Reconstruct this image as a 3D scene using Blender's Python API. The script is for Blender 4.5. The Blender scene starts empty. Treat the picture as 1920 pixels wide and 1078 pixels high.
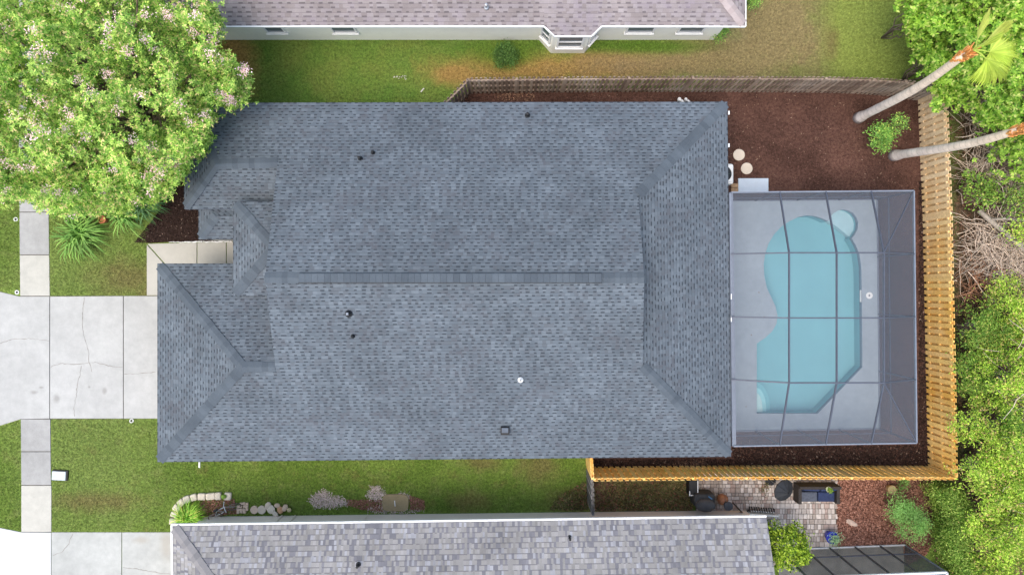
import bpy, math, random
import numpy as np
from mathutils import Vector, Matrix
from mathutils.geometry import tessellate_polygon
random.seed(7); RNG = np.random.default_rng(7)
S = bpy.context.scene
COL = S.collection
HC = 29.0                      # height of the camera above the ground

# ------------------------------------------------------------ camera, sky, sun
cam = bpy.data.objects.new('camera', bpy.data.cameras.new('camera')); COL.objects.link(cam)
cam.location = (0, 0, HC); cam.rotation_euler = (0, 0, 0)
cam.data.sensor_fit = 'HORIZONTAL'; cam.data.sensor_width = 36; cam.data.lens = 24
cam.data.clip_start = 0.1; cam.data.clip_end = 2000
S.camera = cam
SUN_EL, SUN_AZ = 69.0, 224.0    # azimuth clockwise from +Y
w = bpy.data.worlds.new('World'); S.world = w; w.use_nodes = True
wn = w.node_tree.nodes; wl = w.node_tree.links
sky = wn.new('ShaderNodeTexSky'); sky.sky_type = 'NISHITA'; sky.sun_disc = False
sky.sun_elevation = math.radians(SUN_EL); sky.sun_rotation = math.radians(SUN_AZ)
sky.air_density = 1.6; sky.dust_density = 4.0; sky.ozone_density = 1.0
bg = wn['Background']; bg.inputs['Strength'].default_value = 0.15
wl.new(sky.outputs[0], bg.inputs['Color'])
sl = bpy.data.lights.new('sun', 'SUN'); sl.energy = 0.75; sl.angle = math.radians(36); sl.color = (1, .955, .89)
sun = bpy.data.objects.new('sun', sl); COL.objects.link(sun)
e, a = math.radians(SUN_EL), math.radians(SUN_AZ)
sd = Vector((math.cos(e) * math.sin(a), math.cos(e) * math.cos(a), math.sin(e)))
sun.rotation_euler = sd.to_track_quat('Z', 'Y').to_euler(); sun.location = sd * 60
S.view_settings.view_transform = 'Standard'; S.view_settings.look = 'None'
S.view_settings.exposure = 0.88; S.view_settings.gamma = 1
S.cycles.max_bounces = 8; S.cycles.transparent_max_bounces = 24

# ------------------------------------------------------------ survey: photo measurement -> metres at a known height
def P(px, py, z=0.0):
    k = (HC - z) / 1280.0
    return Vector(((px - 960) * k, (539 - py) * k, z))
def PL(pts, z=0.0): return [P(x, y, z) for x, y in pts]

# ------------------------------------------------------------ material helper
class M:
    def __init__(s, name, rough=.85, spec=.3):
        s.m = bpy.data.materials.new(name); s.m.use_nodes = True
        s.t = s.m.node_tree; s.b = s.t.nodes['Principled BSDF']; s.out = s.t.nodes['Material Output']
        s.b.inputs['Roughness'].default_value = rough
        s.b.inputs['Specular IOR Level'].default_value = spec
    def n(s, ty, ins=None, out=0, **pr):
        nd = s.t.nodes.new('ShaderNode' + ty)
        for k, v in pr.items(): setattr(nd, k, v)
        for k, v in (ins or {}).items():
            if isinstance(v, bpy.types.NodeSocket): s.t.links.new(v, nd.inputs[k])
            else: nd.inputs[k].default_value = v
        return nd.outputs[out]
    def math(s, op, a, b=0.0, c=0.0, clamp=False):
        return s.n('Math', {0: a, 1: b, 2: c}, operation=op, use_clamp=clamp)
    def mix(s, f, a, b):
        def c(v): return (*v, 1) if isinstance(v, (tuple, list)) and len(v) == 3 else v
        return s.n('Mix', {0: f, 6: c(a), 7: c(b)}, out=2, data_type='RGBA')
    def mul(s, col, f):
        return s.n('Mix', {0: 1.0, 6: col, 7: f}, out=2, data_type='RGBA', blend_type='MULTIPLY')
    def pos(s): return s.n('NewGeometry')
    def noise(s, scale, detail=3, rough=.55, vec=None, out=0):
        i = {'Scale': scale, 'Detail': detail, 'Roughness': rough, 'Vector': vec if vec is not None else s.pos()}
        return s.n('TexNoise', i, out=out)
    def rng(s, v, a, b, c=0., d=1.):
        return s.n('MapRange', {0: v, 1: a, 2: b, 3: c, 4: d}, clamp=True)
    def island(s): return s.n('NewGeometry', out=8)
    def bump(s, h, strength=.3, dist=.02):
        o = s.n('Bump', {'Strength': strength, 'Distance': dist, 'Height': h})
        s.t.links.new(o, s.b.inputs['Normal'])
    def col(s, c):
        if isinstance(c, bpy.types.NodeSocket): s.t.links.new(c, s.b.inputs['Base Color'])
        else: s.b.inputs['Base Color'].default_value = (*c, 1)
        return s
def srgb(r, g, b): return tuple(((v / 255 / 12.92) if v / 255 < .04045 else ((v / 255 + .055) / 1.055) ** 2.4) for v in (r, g, b))

def plain(name, c, rough=.7, var=.25, scale=3., metal=0., isl=0.):
    m = M(name, rough)
    f = m.rng(m.noise(scale, 4), .3, .7, 1 - var, 1 + var)
    if isl: f = m.math('MULTIPLY', f, m.rng(m.island(), 0, 1, 1 - isl, 1 + isl))
    m.col(m.mul((*c, 1), f)); m.b.inputs['Metallic'].default_value = metal
    return m.m

def leafmat(name, c1, c2, c3=None, trans=.3, patch=.8):
    m = M(name, .55, .25)
    r = m.island()
    c = m.mix(m.rng(r, .1, .9), c1, c2)
    if c3: c = m.mix(m.math('GREATER_THAN', m.math('FRACT', m.math('MULTIPLY', r, 7.3)), .86), c, c3)
    c = m.mul(c, m.rng(m.noise(patch, 3), .32, .68, .70 * 2.0, 1.25 * 2.0))
    m.col(c)
    t = m.n('BsdfTranslucent', {0: c})
    mx = m.n('MixShader', {0: trans, 1: m.b.outputs[0], 2: t})
    m.t.links.new(mx, m.out.inputs[0])
    return m.m

def shingle(name, base, light, dark, line, row=.130, wid=.15, tones=False, stain=None, pat=.5):
    m = M(name, .92, .2)
    uv = m.n('UVMap'); s = m.t.nodes.new('ShaderNodeSeparateXYZ'); m.t.links.new(uv, s.inputs[0])
    x, y = s.outputs[0], s.outputs[1]
    yr = m.math('DIVIDE', y, row); rw = m.math('FLOOR', yr); fr = m.math('FRACT', yr)
    off = m.n('TexWhiteNoise', {'W': rw}, noise_dimensions='1D')
    wob = m.n('TexNoise', {'Vector': m.n('CombineXYZ', {0: m.math('MULTIPLY', x, 2.2), 1: m.math('MULTIPLY', rw, 3.7)}), 'Scale': 1., 'Detail': 1.})
    ux = m.math('ADD', m.math('DIVIDE', m.math('ADD', x, m.math('MULTIPLY', off, 5.)), wid), m.math('MULTIPLY', wob, 2.2))
    ce = m.math('FLOOR', ux); fx = m.math('FRACT', ux)
    wnode = m.n('TexWhiteNoise', {'Vector': m.n('CombineXYZ', {0: ce, 1: rw, 2: 3.})}, noise_dimensions='3D')
    w2 = m.n('TexWhiteNoise', {'Vector': m.n('CombineXYZ', {0: ce, 1: rw, 2: 9.})}, noise_dimensions='3D')
    big = m.noise(.55, 5, .62)
    if tones:
        c = m.mix(m.rng(wnode, .0, .5), base, light)
        c = m.mix(m.math('GREATER_THAN', wnode, .62), c, dark)
        c = m.mix(m.math('GREATER_THAN', wnode, .9), c, tones)
        c = m.mul(c, m.rng(w2, 0, 1, .86, 1.12))
        gap = m.math('MULTIPLY', m.math('LESS_THAN', fr, .17), m.math('GREATER_THAN', w2, .35))
        c = m.mix(m.math('MULTIPLY', gap, .75), c, line)
    else:
        par = m.math('MODULO', m.math('ABSOLUTE', ce), 2.)
        on = m.math('MULTIPLY', m.math('GREATER_THAN', par, .5), m.math('GREATER_THAN', w2, .12))
        c = m.mix(m.rng(wnode, .1, .9), base, light)
        c = m.mix(m.math('MULTIPLY', m.math('GREATER_THAN', wnode, .8), pat), c, dark)
        lo = m.math('LESS_THAN', fr, .42)
        ins = m.math('MULTIPLY', m.math('GREATER_THAN', fx, .08), m.math('LESS_THAN', fx, .92))
        d = m.math('MULTIPLY', m.math('MULTIPLY', on, lo), ins)
        c = m.mix(m.math('MULTIPLY', d, .92), c, line)
        edge = m.math('LESS_THAN', fr, .14)
        c = m.mix(m.math('MULTIPLY', edge, .5), c, line)
    c = m.mul(c, m.rng(big, .3, .7, .80, 1.16))
    if stain: c = m.mix(m.math('MULTIPLY', m.rng(m.noise(.9, 6, .7), .5, .68, 0, .75), m.rng(wnode, 0, 1, .25, 1)), c, stain)
    c = m.mul(c, m.rng(m.noise(45., 2, .8), .3, .7, .88, 1.12))
    m.col(c); m.bump(m.math('SUBTRACT', 1., fr), .35, .008)
    return m.m

def capmat(name, c1, c2):
    m = M(name, .92, .2)
    c = m.mix(m.island(), c1, c2)
    c = m.mul(c, m.rng(m.noise(40., 2, .8), .3, .7, .9, 1.1))
    m.col(m.mul(c, m.rng(m.noise(1.1, 3), .3, .7, .88, 1.1)))
    return m.m

def ellipses(m, spots, soft=.45, nscale=.9, namp=.9):
    """union mask of soft patches on the ground (x, y, rx, ry in metres)"""
    p = m.t.nodes.new('ShaderNodeSeparateXYZ'); m.t.links.new(m.pos(), p.inputs[0])
    nz = m.math('MULTIPLY', m.math('SUBTRACT', m.noise(nscale, 5, .65), .5), namp * 2)
    acc = None
    for (cx, cy, rx, ry) in spots:
        dx = m.math('DIVIDE', m.math('SUBTRACT', p.outputs[0], cx), rx)
        dy = m.math('DIVIDE', m.math('SUBTRACT', p.outputs[1], cy), ry)
        d = m.math('SQRT', m.math('ADD', m.math('MULTIPLY', dx, dx), m.math('MULTIPLY', dy, dy)))
        v = m.rng(m.math('ADD', d, nz), 1 - soft, 1 + soft, 1, 0)
        acc = v if acc is None else m.math('MAXIMUM', acc, v)
    return acc
def sp(px, py, rx, ry):
    p = P(px, py); return (p.x, p.y, rx / 44.1, ry / 44.1)

def lawn_colour(m):
    g1, g2, g3 = (.118, .192, .030), (.172, .248, .048), (.220, .245, .080)
    c = m.mix(m.rng(m.noise(.45, 5, .6), .35, .65), g1, g2)
    c = m.mix(m.rng(m.noise(1.7, 5, .7), .5, .72, 0, .65), c, g3)
    c = m.mix(m.rng(m.noise(.8, 6, .75), .56, .74, 0, .7), c, (.19, .145, .055))
    north = ellipses(m, [sp(640, 130, 330, 80)], .5)
    c = m.mix(m.math('MULTIPLY', north, .7), c, m.mix(m.rng(m.noise(.7, 4), .35, .65), (.118, .228, .040), (.185, .235, .052)))
    front = ellipses(m, [sp(170, 640, 150, 420)], .4)
    c = m.mix(m.math('MULTIPLY', front, .5), c, (.225, .280, .082))
    dry = ellipses(m, [sp(1000, 128, 175, 26), sp(870, 140, 60, 22), sp(1130, 125, 120, 26), sp(440, 120, 40, 60)], .5)
    c = m.mix(m.math('MULTIPLY', dry, .85), c, (.37, .225, .080))
    dry2 = ellipses(m, [sp(1455, 60, 130, 105), sp(1290, 122, 190, 26), sp(1385, 110, 130, 60)], .5)
    c = m.mix(m.math('MULTIPLY', dry2, .88), c, (.27, .205, .105))
    gr = ellipses(m, [sp(1640, 50, 92, 150)], .25, .9, .25)
    c = m.mix(m.math('MULTIPLY', gr, .9), c, (.235, .290, .065))
    gr2 = ellipses(m, [sp(1210, 88, 110, 11), sp(948, 100, 60, 25)], .5)
    c = m.mix(m.math('MULTIPLY', gr2, .85), c, (.095, .180, .022))
    st = ellipses(m, [sp(1010, 875, 34, 28), sp(1075, 940, 38, 22), sp(905, 868, 30, 12), sp(880, 940, 36, 16), sp(300, 545, 50, 20), sp(240, 520, 60, 30), sp(180, 940, 80, 16), sp(1560, 80, 12, 26)], .6, 1.6, 1.)
    c = m.mix(m.math('MULTIPLY', st, .62), c, (.19, .135, .062))
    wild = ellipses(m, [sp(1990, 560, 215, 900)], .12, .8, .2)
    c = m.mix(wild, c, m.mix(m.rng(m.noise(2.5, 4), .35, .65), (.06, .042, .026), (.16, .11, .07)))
    return c

lm = M('lawn_grass', .95, .1)
lc = lawn_colour(lm)
lc = lm.mul(lc, lm.rng(lm.noise(9., 4, .8), .32, .68, .55, 1.45))
lm.col(lc); lm.bump(lm.noise(20., 4, .8), .9, .05)
LAWN = lm.m
bm_ = M('grass_blades', .8, .15)
bc = bm_.mul(lawn_colour(bm_), bm_.rng(bm_.island(), 0, 1, .7, 1.5)); bc = bm_.mul(bc, bm_.rng(bm_.noise(9., 4, .8), .32, .68, .6, 1.45)); bm_.col(bc)
BLADE = bm_.m

def concrete(name, c, stains=.2, pit=.12, spots=None, sc=(.25, .24, .22)):
    m = M(name, .9, .2)
    k = m.mul((*c, 1), m.rng(m.noise(.5, 6, .6), .3, .7, 1 - stains * .5, 1 + stains * .3))
    k = m.mul(k, m.rng(m.noise(2.6, 5, .7), .35, .7, 1.03, 1 - stains * .55))
    k = m.mul(k, m.rng(m.noise(30., 3, .8), .3, .7, 1 - pit, 1 + pit))
    if spots:
        k = m.mix(m.math('MULTIPLY', ellipses(m, spots, .5, 4., .5), .6), k, sc)
    m.col(k); m.bump(m.noise(60., 3), .25, .004)
    return m.m
CON_DRIVE = concrete('driveway_concrete', (.445, .443, .425), .22, .06, [sp(107, 747, 5, 8), sp(197, 732, 4, 6), sp(168, 725, 2, 2), sp(65, 735, 6, 3), sp(78, 726, 4, 2)])
CON_DRIVE2 = concrete('weathered_driveway_concrete', (.44, .445, .42), .26, .06, [sp(312, 1020, 10, 26), sp(265, 1012, 14, 6)], (.36, .33, .28))
CON_APRON = concrete('fresh_white_concrete', (.53, .53, .52), .06, .03)
CON_WALK = concrete('sidewalk_concrete', (.37, .365, .35), .3, .10)
CON_WALKL = concrete('pale_sidewalk_concrete', (.49, .475, .42), .22, .07)
CON_PATH = concrete('entry_path_concrete', (.46, .44, .39), .12, .04)
CON_DARK = plain('joint_dirt', (.10, .09, .075), .95)
ASPHALT = plain('street_asphalt', (.08, .08, .08), .95, .3, 6.)
DECK = concrete('painted_pool_deck', (.31, .365, .405), .16, .04)
MULCH = M('brown_mulch', .95, .1)
k = MULCH.mix(MULCH.rng(MULCH.noise(9., 5, .8), .35, .65), (.050, .023, .017), (.136, .072, .054))
k = MULCH.mix(MULCH.rng(MULCH.noise(33., 2, .7), .66, .74), k, (.20, .12, .09))
k = MULCH.mul(k, MULCH.rng(MULCH.noise(.6, 4), .3, .7, .62, 1.35)); MULCH.col(k); MULCH.bump(MULCH.noise(22., 4, .8), .9, .04); MULCH = MULCH.m
CHIP = M('mulch_chips', .9, .15)
k = CHIP.mix(CHIP.island(), (.046, .021, .015), (.170, .090, .068))
k = CHIP.mix(CHIP.math('GREATER_THAN', CHIP.math('FRACT', CHIP.math('MULTIPLY', CHIP.island(), 13.7)), .975), k, (.33, .23, .17)); CHIP.col(k); CHIP = CHIP.m
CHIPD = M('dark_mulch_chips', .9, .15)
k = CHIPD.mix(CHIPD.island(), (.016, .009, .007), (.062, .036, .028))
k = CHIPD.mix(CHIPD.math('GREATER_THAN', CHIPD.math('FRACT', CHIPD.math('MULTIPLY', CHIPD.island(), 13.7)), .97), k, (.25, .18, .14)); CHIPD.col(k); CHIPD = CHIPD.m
MULCHD = plain('dark_mulch', (.030, .016, .012), .95, .6, 9.)
REDM = M('red_bark_chips', .9, .15)
k = REDM.mix(REDM.island(), (.13, .05, .032), (.42, .22, .16)); REDM.col(k); REDM = REDM.m
DIRT = M('weedy_dirt', .95, .1)
k = DIRT.mix(DIRT.rng(DIRT.noise(3., 5, .8), .38, .62), (.10, .066, .042), (.20, .19, .075)); DIRT.col(DIRT.mul(k, DIRT.rng(DIRT.noise(16., 3, .8), .3, .7, .6, 1.5))); DIRT = DIRT.m

R_MAIN = shingle('blue_grey_shingles', (.106, .127, .149), (.148, .174, .200), (.070, .076, .088), (.043, .051, .062), .131, .145, stain=(.090, .094, .108))
R_PINK = shingle('pinkish_grey_shingles', (.240, .205, .200), (.320, .285, .285), (.225, .190, .20), (.135, .115, .12), .16, .19, pat=.4, stain=(.26, .22, .25))
R_GREY = shingle('multi_tone_grey_shingles', (.245, .235, .224), (.290, .280, .276), (.178, .175, .192), (.125, .120, .130), .195, .098, tones=(.31, .31, .33))
CAP_MAIN = capmat('blue_grey_cap_shingles', (.074, .090, .108), (.100, .120, .141))
CAP_PINK = capmat('pink_cap_shingles', (.33, .27, .26), (.40, .34, .33))
CAP_GREY = capmat('grey_cap_shingles', (.19, .185, .19), (.25, .24, .242))
STUCCO_N = concrete('pale_stucco', (.84, .84, .76), .06, .05)
STUCCO_S = concrete('cream_stucco', (.82, .75, .68), .10, .05)
STUCCO_M = concrete('light_grey_stucco', (.50, .50, .48), .1, .05)
SIDING = plain('slate_siding', (.045, .050, .060), .8, .1)
WHITE = plain('white_paint', (.78, .78, .76), .5, .06)
GUTTER = plain('slate_trim', (.22, .26, .32), .5, .08)
BLACK = plain('black_plastic', (.012, .013, .015), .5, .2)
METAL = plain('dull_metal', (.42, .44, .46), .4, .15, 6., .6)
FRAME = plain('grey_blue_aluminium', (.085, .095, .125), .45, .1, 5., .15)
FRAMEL = plain('light_grey_aluminium', (.20, .225, .27), .45, .1, 5., .15)
FRAMEW = plain('white_aluminium', (.62, .64, .66), .45, .1)
gl = M('window_glass', .08, .5); gl.col((.10, .13, .16)); GLASS = gl.m

def screenmat(name, c, op):
    m = M(name, .9, .1); m.col(c)
    tr = m.n('BsdfTransparent')
    mx = m.n('MixShader', {0: op, 1: tr, 2: m.b.outputs[0]}); m.t.links.new(mx, m.out.inputs[0])
    return m.m
SCR_ROOF = screenmat('insect_screen', (.20, .22, .26), .26)
SCR_WALL = screenmat('side_insect_screen', (.10, .105, .125), .62)
SCR_DARK = screenmat('charcoal_insect_screen', (.10, .10, .10), .62)

def woodmat(name, c1, c2, c3=None):
    m = M(name, .85, .2)
    c = m.mix(m.island(), c1, c2)
    if c3: c = m.mix(m.rng(m.noise(.5, 3), .45, .65), c, m.mix(m.island(), c3, c2))
    if name.startswith('new'):
        p = m.t.nodes.new('ShaderNodeSeparateXYZ'); m.t.links.new(m.pos(), p.inputs[0])
        c = m.mix(m.rng(m.math('ADD', p.outputs[1], m.math('MULTIPLY', m.noise(.6, 3), 5.)), 2., 8., 0, .8), c, m.mix(m.island(), (.78, .58, .36), (.86, .70, .50)))
    c = m.mul(c, m.rng(m.noise(7., 5, .7), .3, .7, .8, 1.18)); m.col(c)
    return m.m
W_NEW = woodmat('new_yellow_pine', (.90, .50, .11), (.98, .66, .22), (.92, .62, .26))
W_OLD = woodmat('weathered_brown_wood', (.17, .115, .085), (.36, .275, .21), (.42, .36, .30))
W_GREY = woodmat('silvered_grey_wood', (.10, .095, .09), (.25, .235, .225))

def tagset(o, label=None, cat=None, group=None, kind=None):
    if label: o['label'] = label
    if cat: o['category'] = cat
    if group: o['group'] = group
    if kind: o['kind'] = kind
    return o
def thing(name, label, cat, loc, group=None):
    o = bpy.data.objects.new(name, None); COL.objects.link(o); o.location = loc; o.empty_display_size = .2
    return tagset(o, label, cat, group)
def offs(p):
    v = Vector((0, 0, 0))
    while p: v += p.location; p = p.parent
    return v

# ------------------------------------------------------------ mesh builder
class MB:
    def __init__(s): s.v = []; s.f = []; s.uv = []
    def face(s, pts, uv=None):
        i = len(s.v); s.v += [tuple(p) for p in pts]; s.f.append(tuple(range(i, i + len(pts))))
        s.uv.append(uv or [(p[0], p[1]) for p in pts])
    def add(s, V, F):
        i = len(s.v); s.v += [tuple(p) for p in V]
        for f in F: s.f.append(tuple(i + k for k in f)); s.uv.append([(V[k][0], V[k][1]) for k in f])
    def box(s, c, d, rz=0., rot=None):
        R = rot if rot else Matrix.Rotation(rz, 3, 'Z'); c = Vector(c)
        V = [c + R @ Vector((x * d[0] / 2, y * d[1] / 2, z * d[2] / 2)) for z in (-1, 1) for x, y in ((-1, -1), (1, -1), (1, 1), (-1, 1))]
        s.add(V, [(3, 2, 1, 0), (4, 5, 6, 7), (0, 1, 5, 4), (1, 2, 6, 5), (2, 3, 7, 6), (3, 0, 4, 7)])
    def beam(s, a, b, w, h):
        a = Vector(a); b = Vector(b); d = b - a; L = d.length; x = d.normalized()
        up = Vector((0, 0, 1)) if abs(x.z) < .95 else Vector((0, 1, 0))
        y = up.cross(x).normalized(); z = x.cross(y)
        s.box((a + b) / 2, (L, w, h), rot=Matrix((x, y, z)).transposed())
    def prism(s, poly, z0, z1, inset=0.):
        poly = [Vector((p[0], p[1], 0)) for p in poly]; n = len(poly)
        if sum(poly[i].x * poly[(i + 1) % n].y - poly[(i + 1) % n].x * poly[i].y for i in range(n)) < 0: poly.reverse()
        top = poly
        if inset:
            c = sum(poly, Vector()) / n
            top = [p + (c - p).normalized() * inset for p in poly]
        V = [(p.x, p.y, z0) for p in poly] + [(p.x, p.y, z1) for p in top]
        F = [(i, (i + 1) % n, n + (i + 1) % n, n + i) for i in range(n)]
        F += [tuple(n + k for k in t) for t in tri(top)]
        s.add(V, F)
    def tube(s, pts, rad, n=7, cap=True):
        pts = [Vector(p) for p in pts]; V = []; F = []
        if not hasattr(rad, '__len__'): rad = [rad] * len(pts)
        pv = Vector((1, .13, .07))
        for i, p in enumerate(pts):
            d = (pts[min(i + 1, len(pts) - 1)] - pts[max(i - 1, 0)]).normalized()
            x = (pv - d * pv.dot(d)); x = x.normalized() if x.length > 1e-4 else d.orthogonal().normalized(); pv = x; y = d.cross(x)
            V += [p + (x * math.cos(t) + y * math.sin(t)) * rad[i] for t in (2 * math.pi * k / n for k in range(n))]
        for i in range(len(pts) - 1):
            for k in range(n): F.append((i * n + k, i * n + (k + 1) % n, (i + 1) * n + (k + 1) % n, (i + 1) * n + k))
        if cap: F += [tuple(range(n - 1, -1, -1)), tuple((len(pts) - 1) * n + k for k in range(n))]
        s.add(V, F)
    def lathe(s, c, prof, n=20, wob=0.):
        V = []; F = []; c = Vector(c); m = len(prof)
        wr = [1 + random.uniform(-wob, wob) for _ in range(n)]
        for r, z in prof: V += [c + Vector((r * wr[k] * math.cos(2 * math.pi * k / n), r * wr[k] * math.sin(2 * math.pi * k / n), z)) for k in range(n)]
        for i in range(m - 1):
            for k in range(n): F.append((i * n + k, i * n + (k + 1) % n, (i + 1) * n + (k + 1) % n, (i + 1) * n + k))
        F += [tuple((m - 1) * n + k for k in range(n))]
        s.add(V, F)
    def blob(s, c, d, rz=0., rough=.12, seg=8, rings=5):
        V = []; F = []; c = Vector(c); R = Matrix.Rotation(rz, 3, 'Z')
        for i in range(rings + 1):
            t = math.pi * i / rings - math.pi / 2
            for k in range(seg):
                a = 2 * math.pi * k / seg; f = 1 + random.uniform(-rough, rough)
                V.append(c + R @ Vector((math.cos(t) * math.cos(a) * d[0] / 2 * f, math.cos(t) * math.sin(a) * d[1] / 2 * f, math.sin(t) * d[2] / 2)))
        for i in range(rings):
            for k in range(seg): F.append((i * seg + k, i * seg + (k + 1) % seg, (i + 1) * seg + (k + 1) % seg, (i + 1) * seg + k))
        s.add(V, F)
    def build(s, name, mat, parent=None, bevel=0., smooth=False):
        me = bpy.data.meshes.new(name)
        if parent: o0 = offs(parent)
        else:
            A = np.array(s.v); o0 = Vector(((A[:, 0].min() + A[:, 0].max()) / 2, (A[:, 1].min() + A[:, 1].max()) / 2, A[:, 2].min()))
        me.from_pydata([(v[0] - o0.x, v[1] - o0.y, v[2] - o0.z) for v in s.v], [], s.f)
        ul = me.uv_layers.new(name='UVMap')
        ul.data.foreach_set('uv', np.array([c for f in s.uv for q in f for c in q], dtype=np.float32))
        me.materials.append(mat)
        if smooth: me.polygons.foreach_set('use_smooth', [True] * len(me.polygons))
        me.validate(); me.update()
        o = bpy.data.objects.new(name, me); COL.objects.link(o)
        if parent: o.parent = parent
        else: o.location = o0
        if bevel:
            b = o.modifiers.new('bevel', 'BEVEL'); b.width = bevel; b.segments = 2; b.limit_method = 'ANGLE'
        return o
def tri(poly): 
    out = []
    for t in tessellate_polygon([[Vector((p[0], p[1], 0)) for p in poly]]):
        a, b, c = (poly[i] for i in t)
        cr = (b[0] - a[0]) * (c[1] - a[1]) - (b[1] - a[1]) * (c[0] - a[0])
        out.append(tuple(t) if cr > 0 else (t[0], t[2], t[1]))
    return out
def sheet(name, outer, z, mat, holes=(), parent=None):
    loops = [[Vector((p[0], p[1], 0)) for p in outer]] + [[Vector((p[0], p[1], 0)) for p in h] for h in holes]
    flat = [p for l in loops for p in l]; mb = MB(); F = []
    for t in tessellate_polygon(loops):
        a, b, c = (flat[i] for i in t)
        cr = (b.x - a.x) * (c.y - a.y) - (b.y - a.y) * (c.x - a.x)
        F.append(tuple(t) if cr > 0 else (t[0], t[2], t[1]))
    mb.add([(p.x, p.y, z) for p in flat], F)
    return mb.build(name, mat, parent)
def struct(o): o['kind'] = 'structure'; return o
def stuff(o): o['kind'] = 'stuff'; return o
def np_mesh(name, V, nper, mat, parent=None):
    """V: (N, nper, 3) array: N loose n-gons"""
    N = len(V); me = bpy.data.meshes.new(name)
    o0 = offs(parent) if parent else Vector((float(V[..., 0].mean()), float(V[..., 1].mean()), float(V[..., 2].min())))
    W = (V - np.array(o0[:])).reshape(-1).astype(np.float32)
    me.vertices.add(N * nper); me.vertices.foreach_set('co', W)
    me.loops.add(N * nper); me.loops.foreach_set('vertex_index', np.arange(N * nper, dtype=np.int32))
    me.polygons.add(N); me.polygons.foreach_set('loop_start', np.arange(0, N * nper, nper, dtype=np.int32))
    me.polygons.foreach_set('loop_total', np.full(N, nper, dtype=np.int32))
    me.materials.append(mat); me.update(calc_edges=True); me.validate()
    o = bpy.data.objects.new(name, me); COL.objects.link(o)
    if parent: o.parent = parent
    else: o.location = o0
    return o
def inpoly(X, Y, poly):
    r = np.zeros(len(X), bool); n = len(poly)
    for i in range(n):
        x1, y1 = poly[i][0], poly[i][1]; x2, y2 = poly[(i + 1) % n][0], poly[(i + 1) % n][1]
        if y1 == y2: continue
        c = ((y1 > Y) != (y2 > Y)) & (X < (x2 - x1) * (Y - y1) / (y2 - y1) + x1)
        r ^= c
    return r
def scatter(polys, n, excl=()):
    out = []
    A = [abs(sum(p[i][0] * p[(i + 1) % len(p)][1] - p[(i + 1) % len(p)][0] * p[i][1] for i in range(len(p)))) for p in polys]
    for p, ar in zip(polys, A):
        q = np.array([(v[0], v[1]) for v in p]); lo = q.min(0); hi = q.max(0)
        k = int(n * ar / sum(A) * ((hi - lo).prod() * 2 / ar))
        X = RNG.uniform(lo[0], hi[0], k); Y = RNG.uniform(lo[1], hi[1], k); m = inpoly(X, Y, p)
        for e_ in excl: m &= ~inpoly(X, Y, e_)
        out.append(np.stack([X[m], Y[m]], 1))
    return np.concatenate(out)
def norm(a): return a / (np.linalg.norm(a, axis=-1, keepdims=True) + 1e-9)
def leaves(C, ln, wd, up=.9, jit=.35):
    """diamond leaves round the centres C (N,3)"""
    N = len(C); nrm = norm(RNG.normal(size=(N, 3)) + np.array([0, 0, up * 2]))
    t = norm(np.cross(nrm, RNG.normal(size=(N, 3)))); b = np.cross(nrm, t)
    l = (ln * RNG.uniform(1 - jit, 1 + jit, N))[:, None]; w_ = (wd * RNG.uniform(1 - jit, 1 + jit, N))[:, None]
    return np.stack([C - t * l / 2, C + b * w_ / 2 - t * l * .06, C + t * l / 2, C - b * w_ / 2 - t * l * .06], 1)
def rosettes(C, ln, wd, k=6, up=1.2):
    N = len(C); nrm = norm(RNG.normal(size=(N, 3)) + np.array([0, 0, up * 2])); t = norm(np.cross(nrm, RNG.normal(size=(N, 3)))); b = np.cross(nrm, t)
    out = []
    for j in range(k):
        a_ = 2 * math.pi * j / k + RNG.uniform(-.25, .25, N)[:, None]
        d = t * np.cos(a_) + b * np.sin(a_); s_ = np.cross(nrm, d)
        d = norm(d + nrm * RNG.uniform(-.3, .35, (N, 1)))
        l = ln * RNG.uniform(.7, 1.25, (N, 1)); w_ = wd * RNG.uniform(.8, 1.2, (N, 1))
        out.append(np.stack([C, C + d * l * .55 + s_ * w_ / 2, C + d * l, C + d * l * .55 - s_ * w_ / 2], 1))
    return np.concatenate(out)

# ============================================================ GROUND
E_NE = P(1713, 358, 2.7); E_SE = P(1718, 830, 2.7); E_SW = P(1375, 836, 2.7); E_NW = P(1371, 361, 2.7)
DK = [(8.02, E_SW.y), (E_SE.x, E_SE.y), (E_NE.x, E_NE.y), (8.02, E_NW.y)]
struct(sheet('lawn', [(-140, -140), (140, -140), (140, 140), (-140, 140)], 0, LAWN, [DK]))

def slabs(name, polys, z, mat, parent=None):
    mb = MB()
    for p in polys: mb.prism(p, -.05, z)
    return mb.build(name, mat, parent, bevel=.006)
g = .7  # half joint in photo px
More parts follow.
